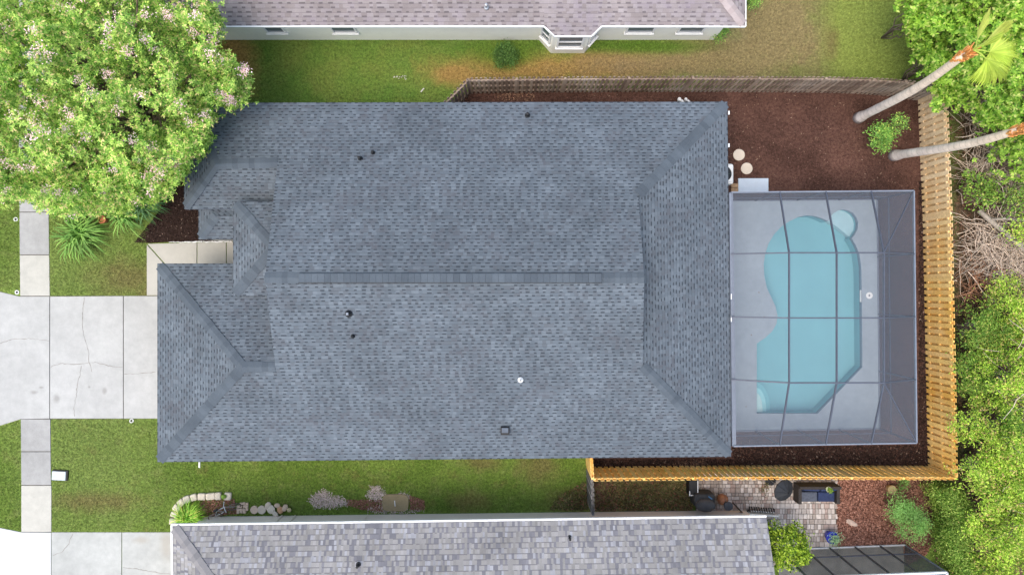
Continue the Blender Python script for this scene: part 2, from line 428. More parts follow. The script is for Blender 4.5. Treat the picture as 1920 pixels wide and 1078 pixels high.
# driveway of the main house: three slabs with open joints, resting on dark joint dirt
J = lambda pts: PL(pts)
drive = struct(slabs('driveway', [J([(-4, 546), (38, 556), (94 - g, 556), (94 - g, 784), (40, 785), (-4, 799)]),
    J([(94 + g, 556), (232 - g, 555), (232 - g, 784), (94 + g, 784)]),
    J([(232 + g, 555), (330, 555), (330, 784), (232 + g, 784)])], .03, CON_DRIVE))
def ribbon(pts, wd, z, mb):
    pts = [Vector((p[0], p[1], z)) for p in pts]; L = []
    for i, p in enumerate(pts):
        d = (pts[min(i + 1, len(pts) - 1)] - pts[max(i - 1, 0)]).normalized(); n_ = Vector((-d.y, d.x, 0))
        w_ = wd * random.uniform(.4, 1.2) / 2; L.append((p + n_ * w_, p - n_ * w_))
    for i in range(len(L) - 1): mb.face([L[i][1], L[i + 1][1], L[i + 1][0], L[i][0]])
def crackline(px, wd=.03, z=.033):
    mb = MB(); pts = []
    for (x0, y0), (x1, y1) in zip(px, px[1:]):
        n_ = max(2, int(math.hypot(x1 - x0, y1 - y0) / 4))
        for i in range(n_): t = i / n_; pts.append(P(x0 + (x1 - x0) * t + random.uniform(-.8, .8), y0 + (y1 - y0) * t + random.uniform(-.8, .8)))
    pts.append(P(*px[-1])); ribbon(pts, wd, z, mb); return mb
CRK = plain('crack_dirt', (.27, .255, .23), .95)
for c_ in ([(159, 558), (155, 600), (157, 625), (166, 655), (168, 678), (173, 697)], [(96, 687), (118, 681), (148, 683), (180, 679), (212, 687), (231, 688)],
          [(153, 684), (151, 702), (146, 718), (144, 742), (139, 765), (141, 780)], [(234, 701), (258, 700), (292, 697)], [(0, 643), (25, 636), (55, 634), (93, 639)]):
    crackline(c_).build('crack', CRK, drive)
struct(sheet('driveway_bed', J([(-3, 555), (331, 554.6), (331, 784.6), (-3, 786)]), .006, CON_DARK))
# walkway round the garage
walk = struct(slabs('entry_path', [J([(276, 459), (310, 497), (330, 497), (330, 553.5), (276, 553.5)]), J([(277.5, 457.5), (370 - g, 455), (370 - g, 500), (315, 500)]),
    J([(370 + g, 455), (425 - g, 454), (425 - g, 500), (370 + g, 500)]), J([(425 + g, 454), (480, 453), (480, 500), (425 + g, 500)])], .034, CON_PATH))
crackline([(318, 454.3), (436, 453.2)], .05, .04).build('path_edge', WHITE, walk)
# public sidewalk
sw = struct(slabs('sidewalk', [J([(37, 300), (92, 300), (92, 398 - g), (37.5, 398 - g)]), J([(37.5, 398 + g), (92, 398 + g), (93, 478 - g), (38, 478 - g)]),
    J([(40, 785.6), (95, 785.6), (95.5, 846 - g), (40.5, 846 - g)]), J([(40.5, 846 + g), (95.5, 846 + g), (96.5, 909 - g), (41, 909 - g)])], .034, CON_WALK))
slabs('pale_slab', [J([(38, 478 + g), (93, 478 + g), (94, 554.6), (39, 554.6)]), J([(41, 909 + g), (97, 909 + g), (97, 996), (41, 996)])], .034, CON_WALKL, sw)
struct(sheet('sidewalk_bed', J([(38, 300), (91.5, 300), (96, 997), (42, 997)]), .010, CON_DARK))
struct(slabs('upper_sidewalk', [J([(36, y), (91, y), (91, y + 76), (36, y + 76)]) for y in (-160, -80, 0, 80, 160, 222)], .032, CON_WALK))
# neighbour's driveway
d2 = struct(slabs('neighbour_driveway', [J([(97.5, 997), (229 - g, 997), (229 - g, 1300), (97.5, 1300)]), J([(229 + g, 997), (345, 997), (345, 1300), (229 + g, 1300)])], .03, CON_DRIVE2))
for c_ in ([(137, 999), (130, 1018), (117, 1034), (100, 1040)], [(231, 1063), (262, 1066), (300, 1073), (320, 1075)]): crackline(c_).build('crack', CRK, d2)
struct(slabs('driveway_apron', [J([(-4, 988), (41, 997), (96.5, 997.4), (96.5, 1300), (-4, 1300)])], .031, CON_APRON))
# kerb and street just outside the frame
struct(slabs('kerb', [J([(-14, -600), (-5, -600), (-5, 1700), (-14, 1700)])], .10, CON_WALK))
struct(sheet('street', J([(-420, -900), (-14.5, -900), (-14.5, 2000), (-420, 2000)]), .004, ASPHALT))

# mulch beds
FN = P(1700, 174); 
BACK = PL([(842, 193), (880, 172), (1100, 171), (1560, 171), (1700, 175), (1729, 184), (1745, 876), (1110, 876), (1100, 872), (1099, 800), (900, 600), (900, 300)])
DKM = [(8.0, E_SW.y - .02), (E_SE.x + .02, E_SE.y - .02), (E_NE.x + .02, E_NE.y + .02), (8.0, E_NW.y + .02)]
struct(sheet('mulch_bed', BACK, .012, MULCH, [DKM]))
FRONT = PL([(252, 455), (276, 456), (318, 454), (437, 453), (480, 450), (480, 300), (340, 300), (318, 330), (300, 395), (272, 430)])
struct(sheet('front_mulch_bed', FRONT, .012, MULCHD))
WEED = PL([(1114, 884), (1300, 884), (1300, 962), (1112, 962)])
struct(sheet('weedy_bed', WEED, .010, DIRT))
RED = PL([(1568, 885), (1748, 885), (1752, 1010), (1735, 1040), (1700, 1060), (1690, 1021), (1568, 1027)])
struct(sheet('bark_bed', RED, .010, plain('bark_base', (.12, .055, .038), .95, .5, 8.)))
WILD = PL([(1752, -300), (2300, -300), (2300, 1500), (1752, 1500)])

def chips(polys, n, z, mat, name, ln=.06, wd=.025, excl=(), up=1.0):
    c = scatter(polys, n, excl); C = np.column_stack([c, np.full(len(c), z) + RNG.uniform(0, .03, len(c))])
    return stuff(np_mesh(name, leaves(C, ln, wd, up), 4, mat))
chips([BACK], 42000, .02, CHIP, 'mulch_chips', .075, .028, [DKM])
chips([PL([(1722, 340), (1736, 340), (1746, 876), (1372, 876), (1372, 838), (1722, 834)]), PL([(1115, 862), (1372, 860), (1372, 876), (1115, 876)])], 9000, .03, CHIPD, 'strip_shade_chips', .10, .05, [DKM])  # dark chips put the shade of fence and cage into the strips' colour
chips([FRONT], 8000, .02, CHIPD, 'dark_mulch_chips', .085, .034)
chips([RED], 9000, .02, REDM, 'bark_chips', .10, .05)
chips([PL([(374, 938), (440, 935), (445, 962), (380, 970)])], 900, .02, REDM, 'small_bark_chips', .09, .04)
LITM = M('dry_leaves', .9); LITM.col(LITM.mix(LITM.island(), (.07, .035, .022), (.30, .17, .11))); LITM = LITM.m
chips([PL([(930, 176), (1003, 176), (1003, 190), (930, 190)]), PL([(1114, 903), (1155, 903), (1158, 956), (1114, 956)]), PL([(1700, 900), (1745, 900), (1750, 1020), (1715, 1040)]), PL([(1290, 860), (1320, 860), (1320, 872), (1250, 872)])], 1700, .03, LITM, 'leaf_litter', .10, .05)
chips([WILD], 26000, .03, LITM, 'woodland_litter', .13, .06)
WEEDM = leafmat('weed_leaves', (.055, .05, .02), (.14, .13, .05), (.20, .09, .06))
chips([PL([(1150, 903), (1298, 903), (1298, 955), (1115, 955)])], 4200, .04, WEEDM, 'weeds', .10, .05, up=.5)
chips([PL([(1045, 930), (1098, 900), (1104, 955), (1030, 955)])], 800, .04, WEEDM, 'corner_weeds', .12, .06, up=.5)

# lawn blades
LAWNS = [J([(-3, 200), (36, 200), (38, 546), (-3, 540)]), J([(94, 250), (252, 250), (275, 457), (275, 554), (95, 554)]), J([(-3, 800), (39, 786), (40, 995), (-3, 985)]),
         J([(98, 786), (700, 786), (1098, 800), (1098, 955), (640, 962), (323, 990), (322, 996), (98, 996)]),
         J([(380, 76), (1400, 76), (1400, -5), (1750, -5), (1735, 168), (1400, 168), (880, 168), (840, 190), (840, 200), (380, 200)])]
HOUSEX = [(-13.2, -6.3), (8, -6.2), (8, 6.8), (-13.2, 6.8)]
c = scatter(LAWNS, 185000, [HOUSEX])
c = c + RNG.normal(size=c.shape) * .028
N = len(c); a_ = RNG.uniform(0, 2 * math.pi, N); tl = RNG.uniform(.02, .06, N); h_ = RNG.uniform(.03, .065, N)
d = np.stack([np.cos(a_), np.sin(a_), np.zeros(N)], 1); s_ = np.stack([-np.sin(a_), np.cos(a_), np.zeros(N)], 1) * .011
B = np.column_stack([c, np.zeros(N)]); T = B + d * tl[:, None]; T[:, 2] = h_
stuff(np_mesh('grass', np.stack([B - s_, B + s_, T + s_ * .3, T - s_ * .3], 1), 4, BLADE))

# ============================================================ POOL
def smooth_closed(pts): return pts
zd = .06
pool = [(1419, 775), (1533, 775), (1617, 688), (1616, 560), (1615, 500), (1611, 475), (1604, 459), (1597, 447), (1602, 441), (1608, 430), (1609, 418), (1606, 408), (1600, 400), (1591, 395), (1582, 393), (1571, 395), (1563, 400), (1557, 407), (1553, 415),
        (1540, 409), (1527, 405), (1512, 404), (1497, 407), (1480, 415), (1465, 425), (1451, 440), (1441, 457), (1435, 475), (1432, 495), (1433, 517), (1438, 540), (1446, 557), (1454, 574), (1458, 592), (1456, 607), (1448, 621), (1435, 633), (1419, 644)]
PO = [P(x, y, zd) for x, y in pool]
deck = struct(sheet('pool_deck', DK, zd, DECK, [PO]))
side = MB()
for i in range(4):
    a1, b1 = DK[i], DK[(i + 1) % 4]; side.face([(a1[0], a1[1], 0), (b1[0], b1[1], 0), (b1[0], b1[1], zd), (a1[0], a1[1], zd)])
side.build('deck_edge', DECK, deck)
pt = thing('swimming_pool', 'kidney shaped turquoise swimming pool with a round spa bump and a clipped corner', 'pool', (P(1530, 600).x, P(1530, 600).y, 0))
BAS = plain('turquoise_plaster', (.225, .46, .505), .8, .05, .6)
PALE = plain('pale_step_plaster', (.38, .66, .68), .8, .04)
SHELF = plain('pale_spa_plaster', (.50, .64, .68), .8, .05)
TILE = plain('dark_tile_band', (.16, .22, .28), .4, .2, 12.)
wl_ = MB(); tb = MB(); n = len(PO)
for i in range(n):
    a1, b1 = PO[i], PO[(i + 1) % n]
    tb.face([(a1.x, a1.y, -.16), (b1.x, b1.y, -.16), (b1.x, b1.y, zd), (a1.x, a1.y, zd)][::-1])
    wl_.face([(a1.x, a1.y, -.62), (b1.x, b1.y, -.62), (b1.x, b1.y, -.16), (a1.x, a1.y, -.16)][::-1])
wl_.build('basin_wall', BAS, pt); tb.build('tile_band', TILE, pt)
sheet('basin_floor', PO, -.62, BAS, parent=pt)
main_arc = [(1553, 415), (1567, 423), (1580, 433), (1590, 441), (1597, 447)]
sh = MB(); sh.prism([P(x, y, -.25) for x, y in pool[7:19]] + [P(x, y, -.25) for x, y in main_arc[1:-1]], -.60, -.30); sh.build('spa_shelf', SHELF, pt)
c0 = P(1419, 775, 0)
for j, (rx, ry, zt) in enumerate(((32, 56, -.50), (23, 47, -.38), (14, 37, -.25))):
    st = MB(); st.prism([(c0.x + .02, c0.y + .02)] + [(c0.x + .02 + rx / 44.1 * math.sin(t), c0.y + .02 + ry / 44.1 * math.cos(t) ** .8) for t in np.linspace(0, math.pi / 2, 12)], -.60 + j * .004, zt); st.build('step', (plain('aqua_step', (.25, .53, .57), .8, .04), PALE, plain('top_step', (.56, .70, .68), .8, .04))[j], pt)
wm = M('pool_water', .03, .5)
tr = wm.n('BsdfTransparent', {0: (.90, .985, 1.0, 1)}); gs = wm.n('BsdfGlossy', {'Roughness': .04, 'Normal': wm.n('Bump', {'Strength': .12, 'Distance': .02, 'Height': wm.noise(2.5, 3)})})
fr = wm.n('Fresnel', {'IOR': 1.33}); mx = wm.n('MixShader', {0: fr, 1: tr, 2: gs}); wm.t.links.new(mx, wm.out.inputs[0])
sheet('water_surface', PO, -.07, wm.m, parent=pt)
lid = thing('access_cover', 'round white skimmer lid with a cross mark on the grey pool deck', 'lid', P(1630, 554))
mb = MB(); mb.lathe(P(1630, 554, .062), [(.14, 0), (.14, .012), (.12, .018)], 20); mb.build('cover', WHITE, lid)
mb = MB(); q = P(1630, 554, .084); mb.box(q, (.1, .025, .006)); mb.box(q + Vector((0, 0, .001)), (.025, .1, .006)); mb.build('cross_mark', FRAME, lid)
mb = MB(); q = P(1616, 555, .07); mb.box((q.x - .03, q.y, .02), (.03, .5, .07)); tagset(mb.build('skimmer_mouth', WHITE), 'white skimmer mouth in the east edge of the pool', 'skimmer')
for i, (x, y) in enumerate(((1433, 594), (1409, 628), (1423, 548), (1399, 762))):
    mb = MB(); mb.blob(P(x, y, .075), (.06, .04, .02), i, .4, 6, 3)
    tagset(mb.build('fallen_leaf', LITM), ['tiny dark leaf on the deck beside the pool waist', 'tiny leaf on the deck left of the pool waist', 'tiny leaf on the deck above the pool waist', 'tiny leaf on the deck left of the pool steps'][i], 'leaf', 'leaves on the pool deck')

# ============================================================ SCREEN ENCLOSURE
cg = thing('screen_enclosure', 'grey framed mansard screen enclosure over the swimming pool', 'pool cage', (12, -1.2, 0))
xb = [10.31, 12.08, 13.83]; zt = 3.6
YT = [P(1480, 474, zt).y, P(1480, 596, zt).y, P(1480, 717.5, zt).y]
xw, xe0, xe1 = E_NW.x, E_NE.x, E_SE.x
yn = lambda x: E_NW.y + (E_NE.y - E_NW.y) * (x - E_NW.x) / (E_NE.x - E_NW.x)
ys = lambda x: E_SW.y + (E_SE.y - E_SW.y) * (x - E_SW.x) / (E_SE.x - E_SW.x)
xe = lambda y: E_SE.x + (E_NE.x - E_SE.x) * (y - E_SE.y) / (E_NE.y - E_SE.y)
def beam(a, b, w_=.045, h_=.09, nm='roof_beam', m=FRAME):
    mb = MB(); mb.beam(a, b, w_, h_); return mb.build(nm, m, cg)
ze = 2.7
for x in xb:
    beam((x, yn(x), ze), (x, YT[0], zt)); beam((x, YT[0], zt), (x, YT[2], zt)); beam((x, YT[2], zt), (x, ys(x), ze))
    for yy in (yn(x), ys(x)): beam((x, yy, zd), (x, yy, ze - .05), .05, .05, 'post')
for y in YT:
    beam((xw, y, ze), (xb[0], y, zt + .004), .05, .08); beam((xb[0], y, zt + .004), (xb[2], y, zt + .004), .05, .08); beam((xb[2], y, zt), (xe(y), y, ze), .05, .08)
    beam((xe(y), y, zd), (xe(y), y, ze - .05), .05, .05, 'post')
beam((xb[2], YT[0], zt), (E_NE.x, E_NE.y, ze), .035, .06, 'hip_beam'); beam((xb[2], YT[2], zt), (E_SE.x, E_SE.y, ze), .035, .06, 'hip_beam')
for a1, b1 in ((E_NW, E_NE), (E_NE, E_SE), (E_SE, E_SW)): beam(a1, b1, .05, .09, 'eave_beam', FRAMEL)
for a1, b1 in ((E_NW, E_NE), (E_NE, E_SE), (E_SE, E_SW)):
    beam((a1.x, a1.y, .95), (b1.x, b1.y, .95), .04, .05, 'chair_rail'); beam((a1.x, a1.y, zd + .03), (b1.x, b1.y, zd + .03), .05, .05, 'sill_rail', FRAMEL)
for q in (E_NW, E_NE, E_SE, E_SW): beam((q.x, q.y, zd), (q.x, q.y, ze - .05), .06, .06, 'post')
def panel(nm, pts, m):
    mb = MB(); mb.face(pts); return mb.build(nm, m, cg)
dz = Vector((0, 0, .02)); T = [Vector((xb[2], YT[0], zt)), Vector((xb[2], YT[2], zt)), Vector((xb[0], YT[0], zt)), Vector((xb[0], YT[2], zt))]
W0 = Vector((xw, YT[0], ze)); W1 = Vector((xw, YT[2], ze))
panel('roof_screen', [T[2] + dz, T[0] + dz, T[1] + dz, T[3] + dz], SCR_ROOF)
panel('roof_screen', [W0, T[2] + dz, T[3] + dz, W1], SCR_ROOF)
panel('roof_screen', [T[0] + dz, E_NE, E_SE, T[1] + dz], SCR_ROOF)
panel('roof_screen', [E_NW, W0, T[2] + dz, T[0] + dz, E_NE][:2] + [T[2] + dz], SCR_ROOF)
panel('roof_screen', [E_NW, T[2] + dz, T[0] + dz, E_NE], SCR_ROOF)
panel('roof_screen', [E_SW, W1, T[3] + dz], SCR_ROOF); panel('roof_screen', [E_SW, T[3] + dz, T[1] + dz, E_SE], SCR_ROOF)
for a1, b1 in ((E_NW, E_NE), (E_NE, E_SE), (E_SE, E_SW)):
    panel('wall_screen', [(a1.x, a1.y, zd), (b1.x, b1.y, zd), (b1.x, b1.y, ze), (a1.x, a1.y, ze)], SCR_WALL)

# ============================================================ ROOF TOOLS
def roofplane(mb, pts, eave):
    """pts: world polygon; eave = (i, j) the two points of its lowest edge. UV in metres, v up the slope"""
    a_, b_ = pts[eave[0]], pts[eave[1]]; u = (b_ - a_).normalized()
    nrm = None
    for k in range(len(pts)):
        c_ = (pts[k] - a_).cross(u)
        if c_.length > .4: nrm = c_.normalized(); break
    vdir = nrm.cross(u); 
    if vdir.z < 0: vdir = -vdir
    if len(pts) > 2:
        nn = sum(((pts[i] - a_).cross(pts[(i + 1) % len(pts)] - a_) for i in range(len(pts))), Vector())
        if nn.z < 0: pts = pts[::-1]
    mb.face(pts, [((p - a_).dot(u) + a_.x + 40, (p - a_).dot(vdir)) for p in pts])
def fascia(mb, pts, h=.16):
    for a_, b_ in zip(pts, pts[1:]): mb.face([a_, b_, b_ - Vector((0, 0, h)), a_ - Vector((0, 0, h))]); 
def caps(lines, p, mat, parent, hw=.19, seg=.2, lift=.022):
    for (a_, b_, hip) in lines:
        mb = MB(); a_, b_ = Vector(a_), Vector(b_); a_ = a_ + (b_ - a_).normalized() * (.15 if hip else 0); L = (b_ - a_).length; d = (b_ - a_) / L; n_ = Vector((-d.y, d.x, 0)).normalized()
        drop = hw * p * (.72 if hip else 1.); k = max(1, int(L / seg))
        for i in range(k):
            s0 = a_ + d * (L * i / k - .02); s1 = a_ + d * (L * (i + 1) / k); j = random.uniform(-.012, .012)
            up0 = Vector((0, 0, lift + .014)); up1 = Vector((0, 0, lift)); dv = Vector((0, 0, drop)); w_ = n_ * (hw + j)
            V = [s0 + up0 + w_ - dv, s0 + up0, s0 + up0 - w_ - dv, s1 + up1 + w_ - dv, s1 + up1, s1 + up1 - w_ - dv]
            mb.add(V, [(0, 1, 4, 3), (1, 2, 5, 4)])
            t = Vector((0, 0, .035)); mb.add([V[0], V[1], V[2], V[2] - t, V[1] - t, V[0] - t], [(0, 1, 4, 5), (1, 2, 3, 4)])
        mb.build('ridge_cap', mat, parent)

# ============================================================ MAIN HOUSE
hs = thing('house', 'long house under a blue grey shingle hip roof in the middle of the photo', 'house', (-2, 0, 0))
ZE = 2.6
A = P(345, 193, ZE); B_ = P(1364, 191, ZE); C_ = P(1371, 856, ZE); D_ = P(295, 866, ZE); E_ = P(295, 494, ZE)
Gp = P(455, 688, 3.98); R1 = P(1197, 365, 3.95); R2 = P(1208, 521, 5.09); R3 = P(1205, 686, 3.93)
L1 = P(520, 305, 3.53); L2 = P(497, 521, 5.09); L3 = P(516, 688, 3.97); WA = P(405, 308, 3.5); WS = P(345, 392, ZE)
XG = -8.42
E2 = Vector((XG, E_.y, ZE)); W2 = Vector((XG, WS.y, ZE)); L3g = L3.copy(); L3g.x = XG; L1g = L1.copy(); L1g.x = XG
rf = MB()
roofplane(rf, [A, B_, R1, R2, L2, L1, WA], (0, 1))
roofplane(rf, [D_, C_, R3, R2, L2, L3, Gp], (0, 1))
roofplane(rf, [B_, C_, R3, R1], (0, 1))
roofplane(rf, [E_, D_, Gp], (0, 1))
roofplane(rf, [E_, E2, L3g - Vector((0, 0, .02)), Gp], (0, 1))
roofplane(rf, [A, WS, WA], (0, 1))
roofplane(rf, [WS, W2, L1g - Vector((0, 0, .02)), WA], (0, 1))
# entry hip
ZI = 3.25
I1 = P(437, 378, ZI); I2 = P(437, 555, ZI); IA = Vector((I1.x + (I1.y - I2.y) / 2, (I1.y + I2.y) / 2, ZI + (I1.y - I2.y) / 2 * .36))
I1g = Vector((XG, I1.y, ZI)); I2g = Vector((XG, I2.y, ZI)); IAg = Vector((XG, IA.y, IA.z + .0))
roofplane(rf, [I1, I2, IA], (0, 1)); roofplane(rf, [I1, I1g, IAg, IA], (0, 1)); roofplane(rf, [I2, I2g, IAg, IA], (0, 1))
# low porch roof
O1 = P(372, 449, 2.28); O2 = P(470, 449, 2.28); O3 = P(372, 380, 2.28); OA = P(405, 405, 2.55); OB = P(470, 405, 2.55)
roofplane(rf, [O1, O2, OB, OA], (0, 1)); roofplane(rf, [O3, O1, OA], (0, 1)); roofplane(rf, [O3, OA, OB, P(470, 380, 2.56)], (0, 1))
roof = rf.build('roof', R_MAIN, hs)
ff = MB()
fascia(ff, [A, B_, C_, D_, E_, E2]); fascia(ff, [A, WS, W2]); fascia(ff, [I1g, I1, I2, I2g], .14); fascia(ff, [O3, O1, O2], .12)
fascia(ff, [L1, L2, L3], .14); fascia(ff, [R1, R2, R3], .14)
ff.build('fascia', GUTTER, hs)
caps([(A, WA, 1), (B_, R1, 1), (C_, R3, 1), (D_, Gp, 1), (E_, Gp, 1), (WS, WA, 1), (I1, IA, 1), (I2, IA, 1), (O1, OA, 1),
      (WA, L1, 0), (Gp, L3, 0), (L2, R2, 0)], .36, CAP_MAIN, roof)
mb = MB(); a_ = P(560, 521.3, 5.15); b_ = P(1128, 521.3, 5.15)
for i in range(47):
    q0 = a_.lerp(b_, i / 47); q1 = a_.lerp(b_, (i + 1) / 47 - .0006); mb.beam(q0 + Vector((0, 0, -.012 + .006 * (i % 2))), q1 + Vector((0, 0, -.012)), .31, .05)
mb.build('ridge_vent', CAP_MAIN, roof)
for (x0, x1, yy) in ((560, 1128, 530.1), (985, 1128, 512.9)):
    mb = MB(); mb.beam(P(x0, yy, 5.13), P(x1, yy, 5.13), .022, .05); mb.build('vent_slot', BLACK, roof)
def zroof(px, py):
    z = 3.5
    for _ in range(20):
        y = (539 - py) / 1280 * (HC - z); z = 2.6 + min(7.16 - y, y + 6.65) * .36
    return z
for (x, y, r, h, top) in ((676, 298, .05, .30, BLACK), (700, 287, .04, .25, BLACK), (989, 217, .055, .32, BLACK), (662, 630, .04, .22, BLACK), (976, 712, .055, .2, WHITE), (654, 588, .07, .22, METAL)):
    z = zroof(x, y); q = P(x, y, z)
    mb = MB(); mb.lathe(q, [(r * 1.9, -.06), (r * 1.9, .03), (r * 1.1, .06), (r, .08), (r, h), (r * .4, h + .01)], 12)
    vo = mb.build('pipe_vent', top if top is WHITE else BLACK, roof)
    if top is METAL:
        mb = MB(); mb.box(q + Vector((0, 0, h + .03)), (.09, .09, .03)); mb.build('vent_cap', FRAMEL, vo, bevel=.01)
    elif top is WHITE:
        mb = MB(); mb.lathe(q + Vector((0, 0, h - .02)), [(r * .5, 0), (r * .5, .035)], 10); mb.build('pipe_hole', BLACK, vo)
z = zroof(947, 806); q = P(947, 806, z)
mb = MB(); mb.box(q + Vector((0, 0, .08)), (.33, .30, .2)); bv = mb.build('box_vent', BLACK, roof, bevel=.015)
mb = MB(); mb.box(q + Vector((0, .03, .20)), (.25, .19, .035)); mb.build('vent_cap', plain('dull_lead', (.10, .12, .15), .6), bv, bevel=.01)
wa = MB(); ov = .42
foot = [(A.x + ov, A.y - ov), (B_.x - ov, B_.y - ov), (C_.x - ov, C_.y + ov), (D_.x + ov, D_.y + ov), (E_.x + ov, E_.y - ov), (-9.3, E_.y - ov), (-9.3, WS.y + ov), (WS.x + ov, WS.y + ov)]
wa.prism(foot, 0, 2.44); wa.build('wall', STUCCO_M, hs)
for x, q1, q2, q3 in ((XG, L1, L2, L3), (R1.x - .12, R1, R2, R3)):
    ga = MB(); ga.face([(x, q1.y - .05, 2.5), (x, q3.y + .05, 2.5), (x, q3.y + .05, q3.z - .12), (x, q2.y, q2.z - .15), (x, q1.y - .05, q1.z - .12)]); ga.build('gable_wall', SIDING, hs)
mb = MB(); mb.beam(P(1370, 362, 2.62), P(1376, 835, 2.62), .14, .12); mb.build('gutter', FRAMEL, hs)
for y_ in (556, 598): mb = MB(); mb.box(P(1371, y_, 2.70), (.03, .22, .02)); mb.build('gutter_strap', WHITE, hs)
for (x, y) in ((1366.5, 212), (1366.5, 273)):
    mb = MB(); mb.box(P(x, y, 2.55), (.05, .14, .05)); mb.build('gutter_clip', WHITE, hs)
mb = MB(); q = P(374, 871, 2.3); mb.box(q, (.05, .22, .05)); mb.build('eave_bracket', WHITE, hs)
# low wall ledge under the porch, path side
mb = MB(); mb.box(P(405, 451, 1.2) + Vector((.3, .12, -.6)), (1.4, .12, 1.1)); mb.build('porch_wall', STUCCO_M, hs)

# ============================================================ WINDOWS
def window(parent, c, wd, z0, z1, nrm):
    """c: (x, y) on the wall; nrm: outward unit (x, y)"""
    n_ = Vector((nrm[0], nrm[1], 0)); u = Vector((-n_.y, n_.x, 0)); c = Vector((c[0], c[1], 0)); ang = math.atan2(u.y, u.x)
    mb = MB(); zc = (z0 + z1) / 2; t = .07
    for s_ in (-1, 1): mb.box(c + u * s_ * (wd / 2) + n_ * .03 + Vector((0, 0, zc)), (t, .07, z1 - z0 + t), ang)
    for zz in (z0, z1, zc): mb.box(c + n_ * .028 + Vector((0, 0, zz)), (wd - t, .06, t * (.7 if zz == zc else 1)), ang)
    f_ = mb.build('window', WHITE, parent)
    mb = MB(); mb.box(c + n_ * .012 + Vector((0, 0, zc)), (wd - t, .02, z1 - z0 - t), ang); mb.build('pane', GLASS, f_)
    mb = MB(); mb.box(c + n_ * .06 + Vector((0, 0, z0 - .07)), (wd + .14, .11, .06), ang); mb.build('sill', WHITE, f_)

# ---- neighbour north
nh = thing('house', 'neighbouring house with a pinkish brown shingle roof and bay window, at the top edge', 'house', (0, 14, 0))
ye = P(900, 50, ZE).y; xr = P(1398, 50, ZE).x; xl = P(300, 50, ZE).x; hwN = 5.6; pN = .36
Yr = ye + hwN; zr = ZE + hwN * pN; Yb = ye + 2 * hwN
n0 = Vector((xl, ye, ZE)); n1 = Vector((xr, ye, ZE)); n2 = Vector((xr, Yb, ZE)); n3 = Vector((xl, Yb, ZE))
ra = Vector((xl + hwN, Yr, zr)); rb = Vector((xr - hwN, Yr, zr))
by = P(1075, 66, ZE).y
bx = [P(x, 50, ZE).x for x in (1020, 1040, 1110, 1128)]
zb = ZE - .0
rf = MB()
roofplane(rf, [n0, n1, rb, ra], (0, 1)); roofplane(rf, [n1, n2, rb], (0, 1)); roofplane(rf, [n3, n2, rb, ra], (0, 1)); roofplane(rf, [n0, n3, ra], (0, 1))
q = [Vector((bx[0], ye + .5, ZE + .19)), Vector((bx[0], ye, ZE + .012)), Vector((bx[1], by, ZE - .11)), Vector((bx[2], by, ZE - .11)), Vector((bx[3], ye, ZE + .012)), Vector((bx[3], ye + .5, ZE + .19))]
roofplane(rf, q, (2, 3))
nroof = rf.build('roof', R_PINK, nh)
caps([(n1, rb, 1), (n2, rb, 1), (n0, ra, 1), (ra, rb, 0)], pN, CAP_PINK, nroof)
ff = MB(); fascia(ff, [n0, Vector((bx[0], ye, ZE))], .16); fascia(ff, q[1:5], .16); fascia(ff, [Vector((bx[3], ye, ZE)), n1, n2, n3, n0], .16)
for a1, b1 in ((n0, q[1]), (q[1], q[2]), (q[2], q[3]), (q[3], q[4]), (q[4], n1), (n1, n2)):
    ff.beam(a1 + Vector((0, 0, -.03)), b1 + Vector((0, 0, -.03)), .06, .07)
ff.build('fascia', WHITE, nh)
yw = P(900, 75.5).y; wx1 = P(1338, 75).x; bb = [P(x, y) for x, y in ((1010, 77), (1033, 100.5), (1095, 100.5), (1117, 76))]
wa = MB(); wa.prism([(xl + .4, yw), (bb[0].x, yw), (bb[1].x, bb[1].y), (bb[2].x, bb[2].y), (bb[3].x, yw), (wx1, yw), (wx1, Yb - .4), (xl + .4, Yb - .4)], 0, 2.46)
wa.build('wall', STUCCO_N, nh)
for px_, wd in ((520, .75), (648, .95), (1198, 1.1), (1292, 1.0)):
    window(nh, (P(px_, 58, .9).x, yw), wd, .95, 2.1, (0, -1))
window(nh, ((bb[1].x + bb[2].x) / 2, bb[1].y), 1.0, .85, 2.0, (0, -1))
for p0, p1 in ((bb[0], bb[1]), (bb[2], bb[3])):
    d_ = (p1 - p0); d_.z = 0; n_ = Vector((d_.y, -d_.x, 0)).normalized()
    c_ = (Vector((p0.x, yw if p0 is bb[0] else p0.y, 0)) + Vector((p1.x, p1.y, 0))) / 2
    window(nh, (c_.x, c_.y), .46, .85, 2.0, (n_.x, n_.y))
z_ = ZE + .32; q_ = P(912, 14, z_)
mb = MB(); mb.lathe(q_, [(.09, -.08), (.09, .0), (.05, .03), (.05, .26), (.02, .27)], 12); mb.build('pipe_vent', METAL, nroof)

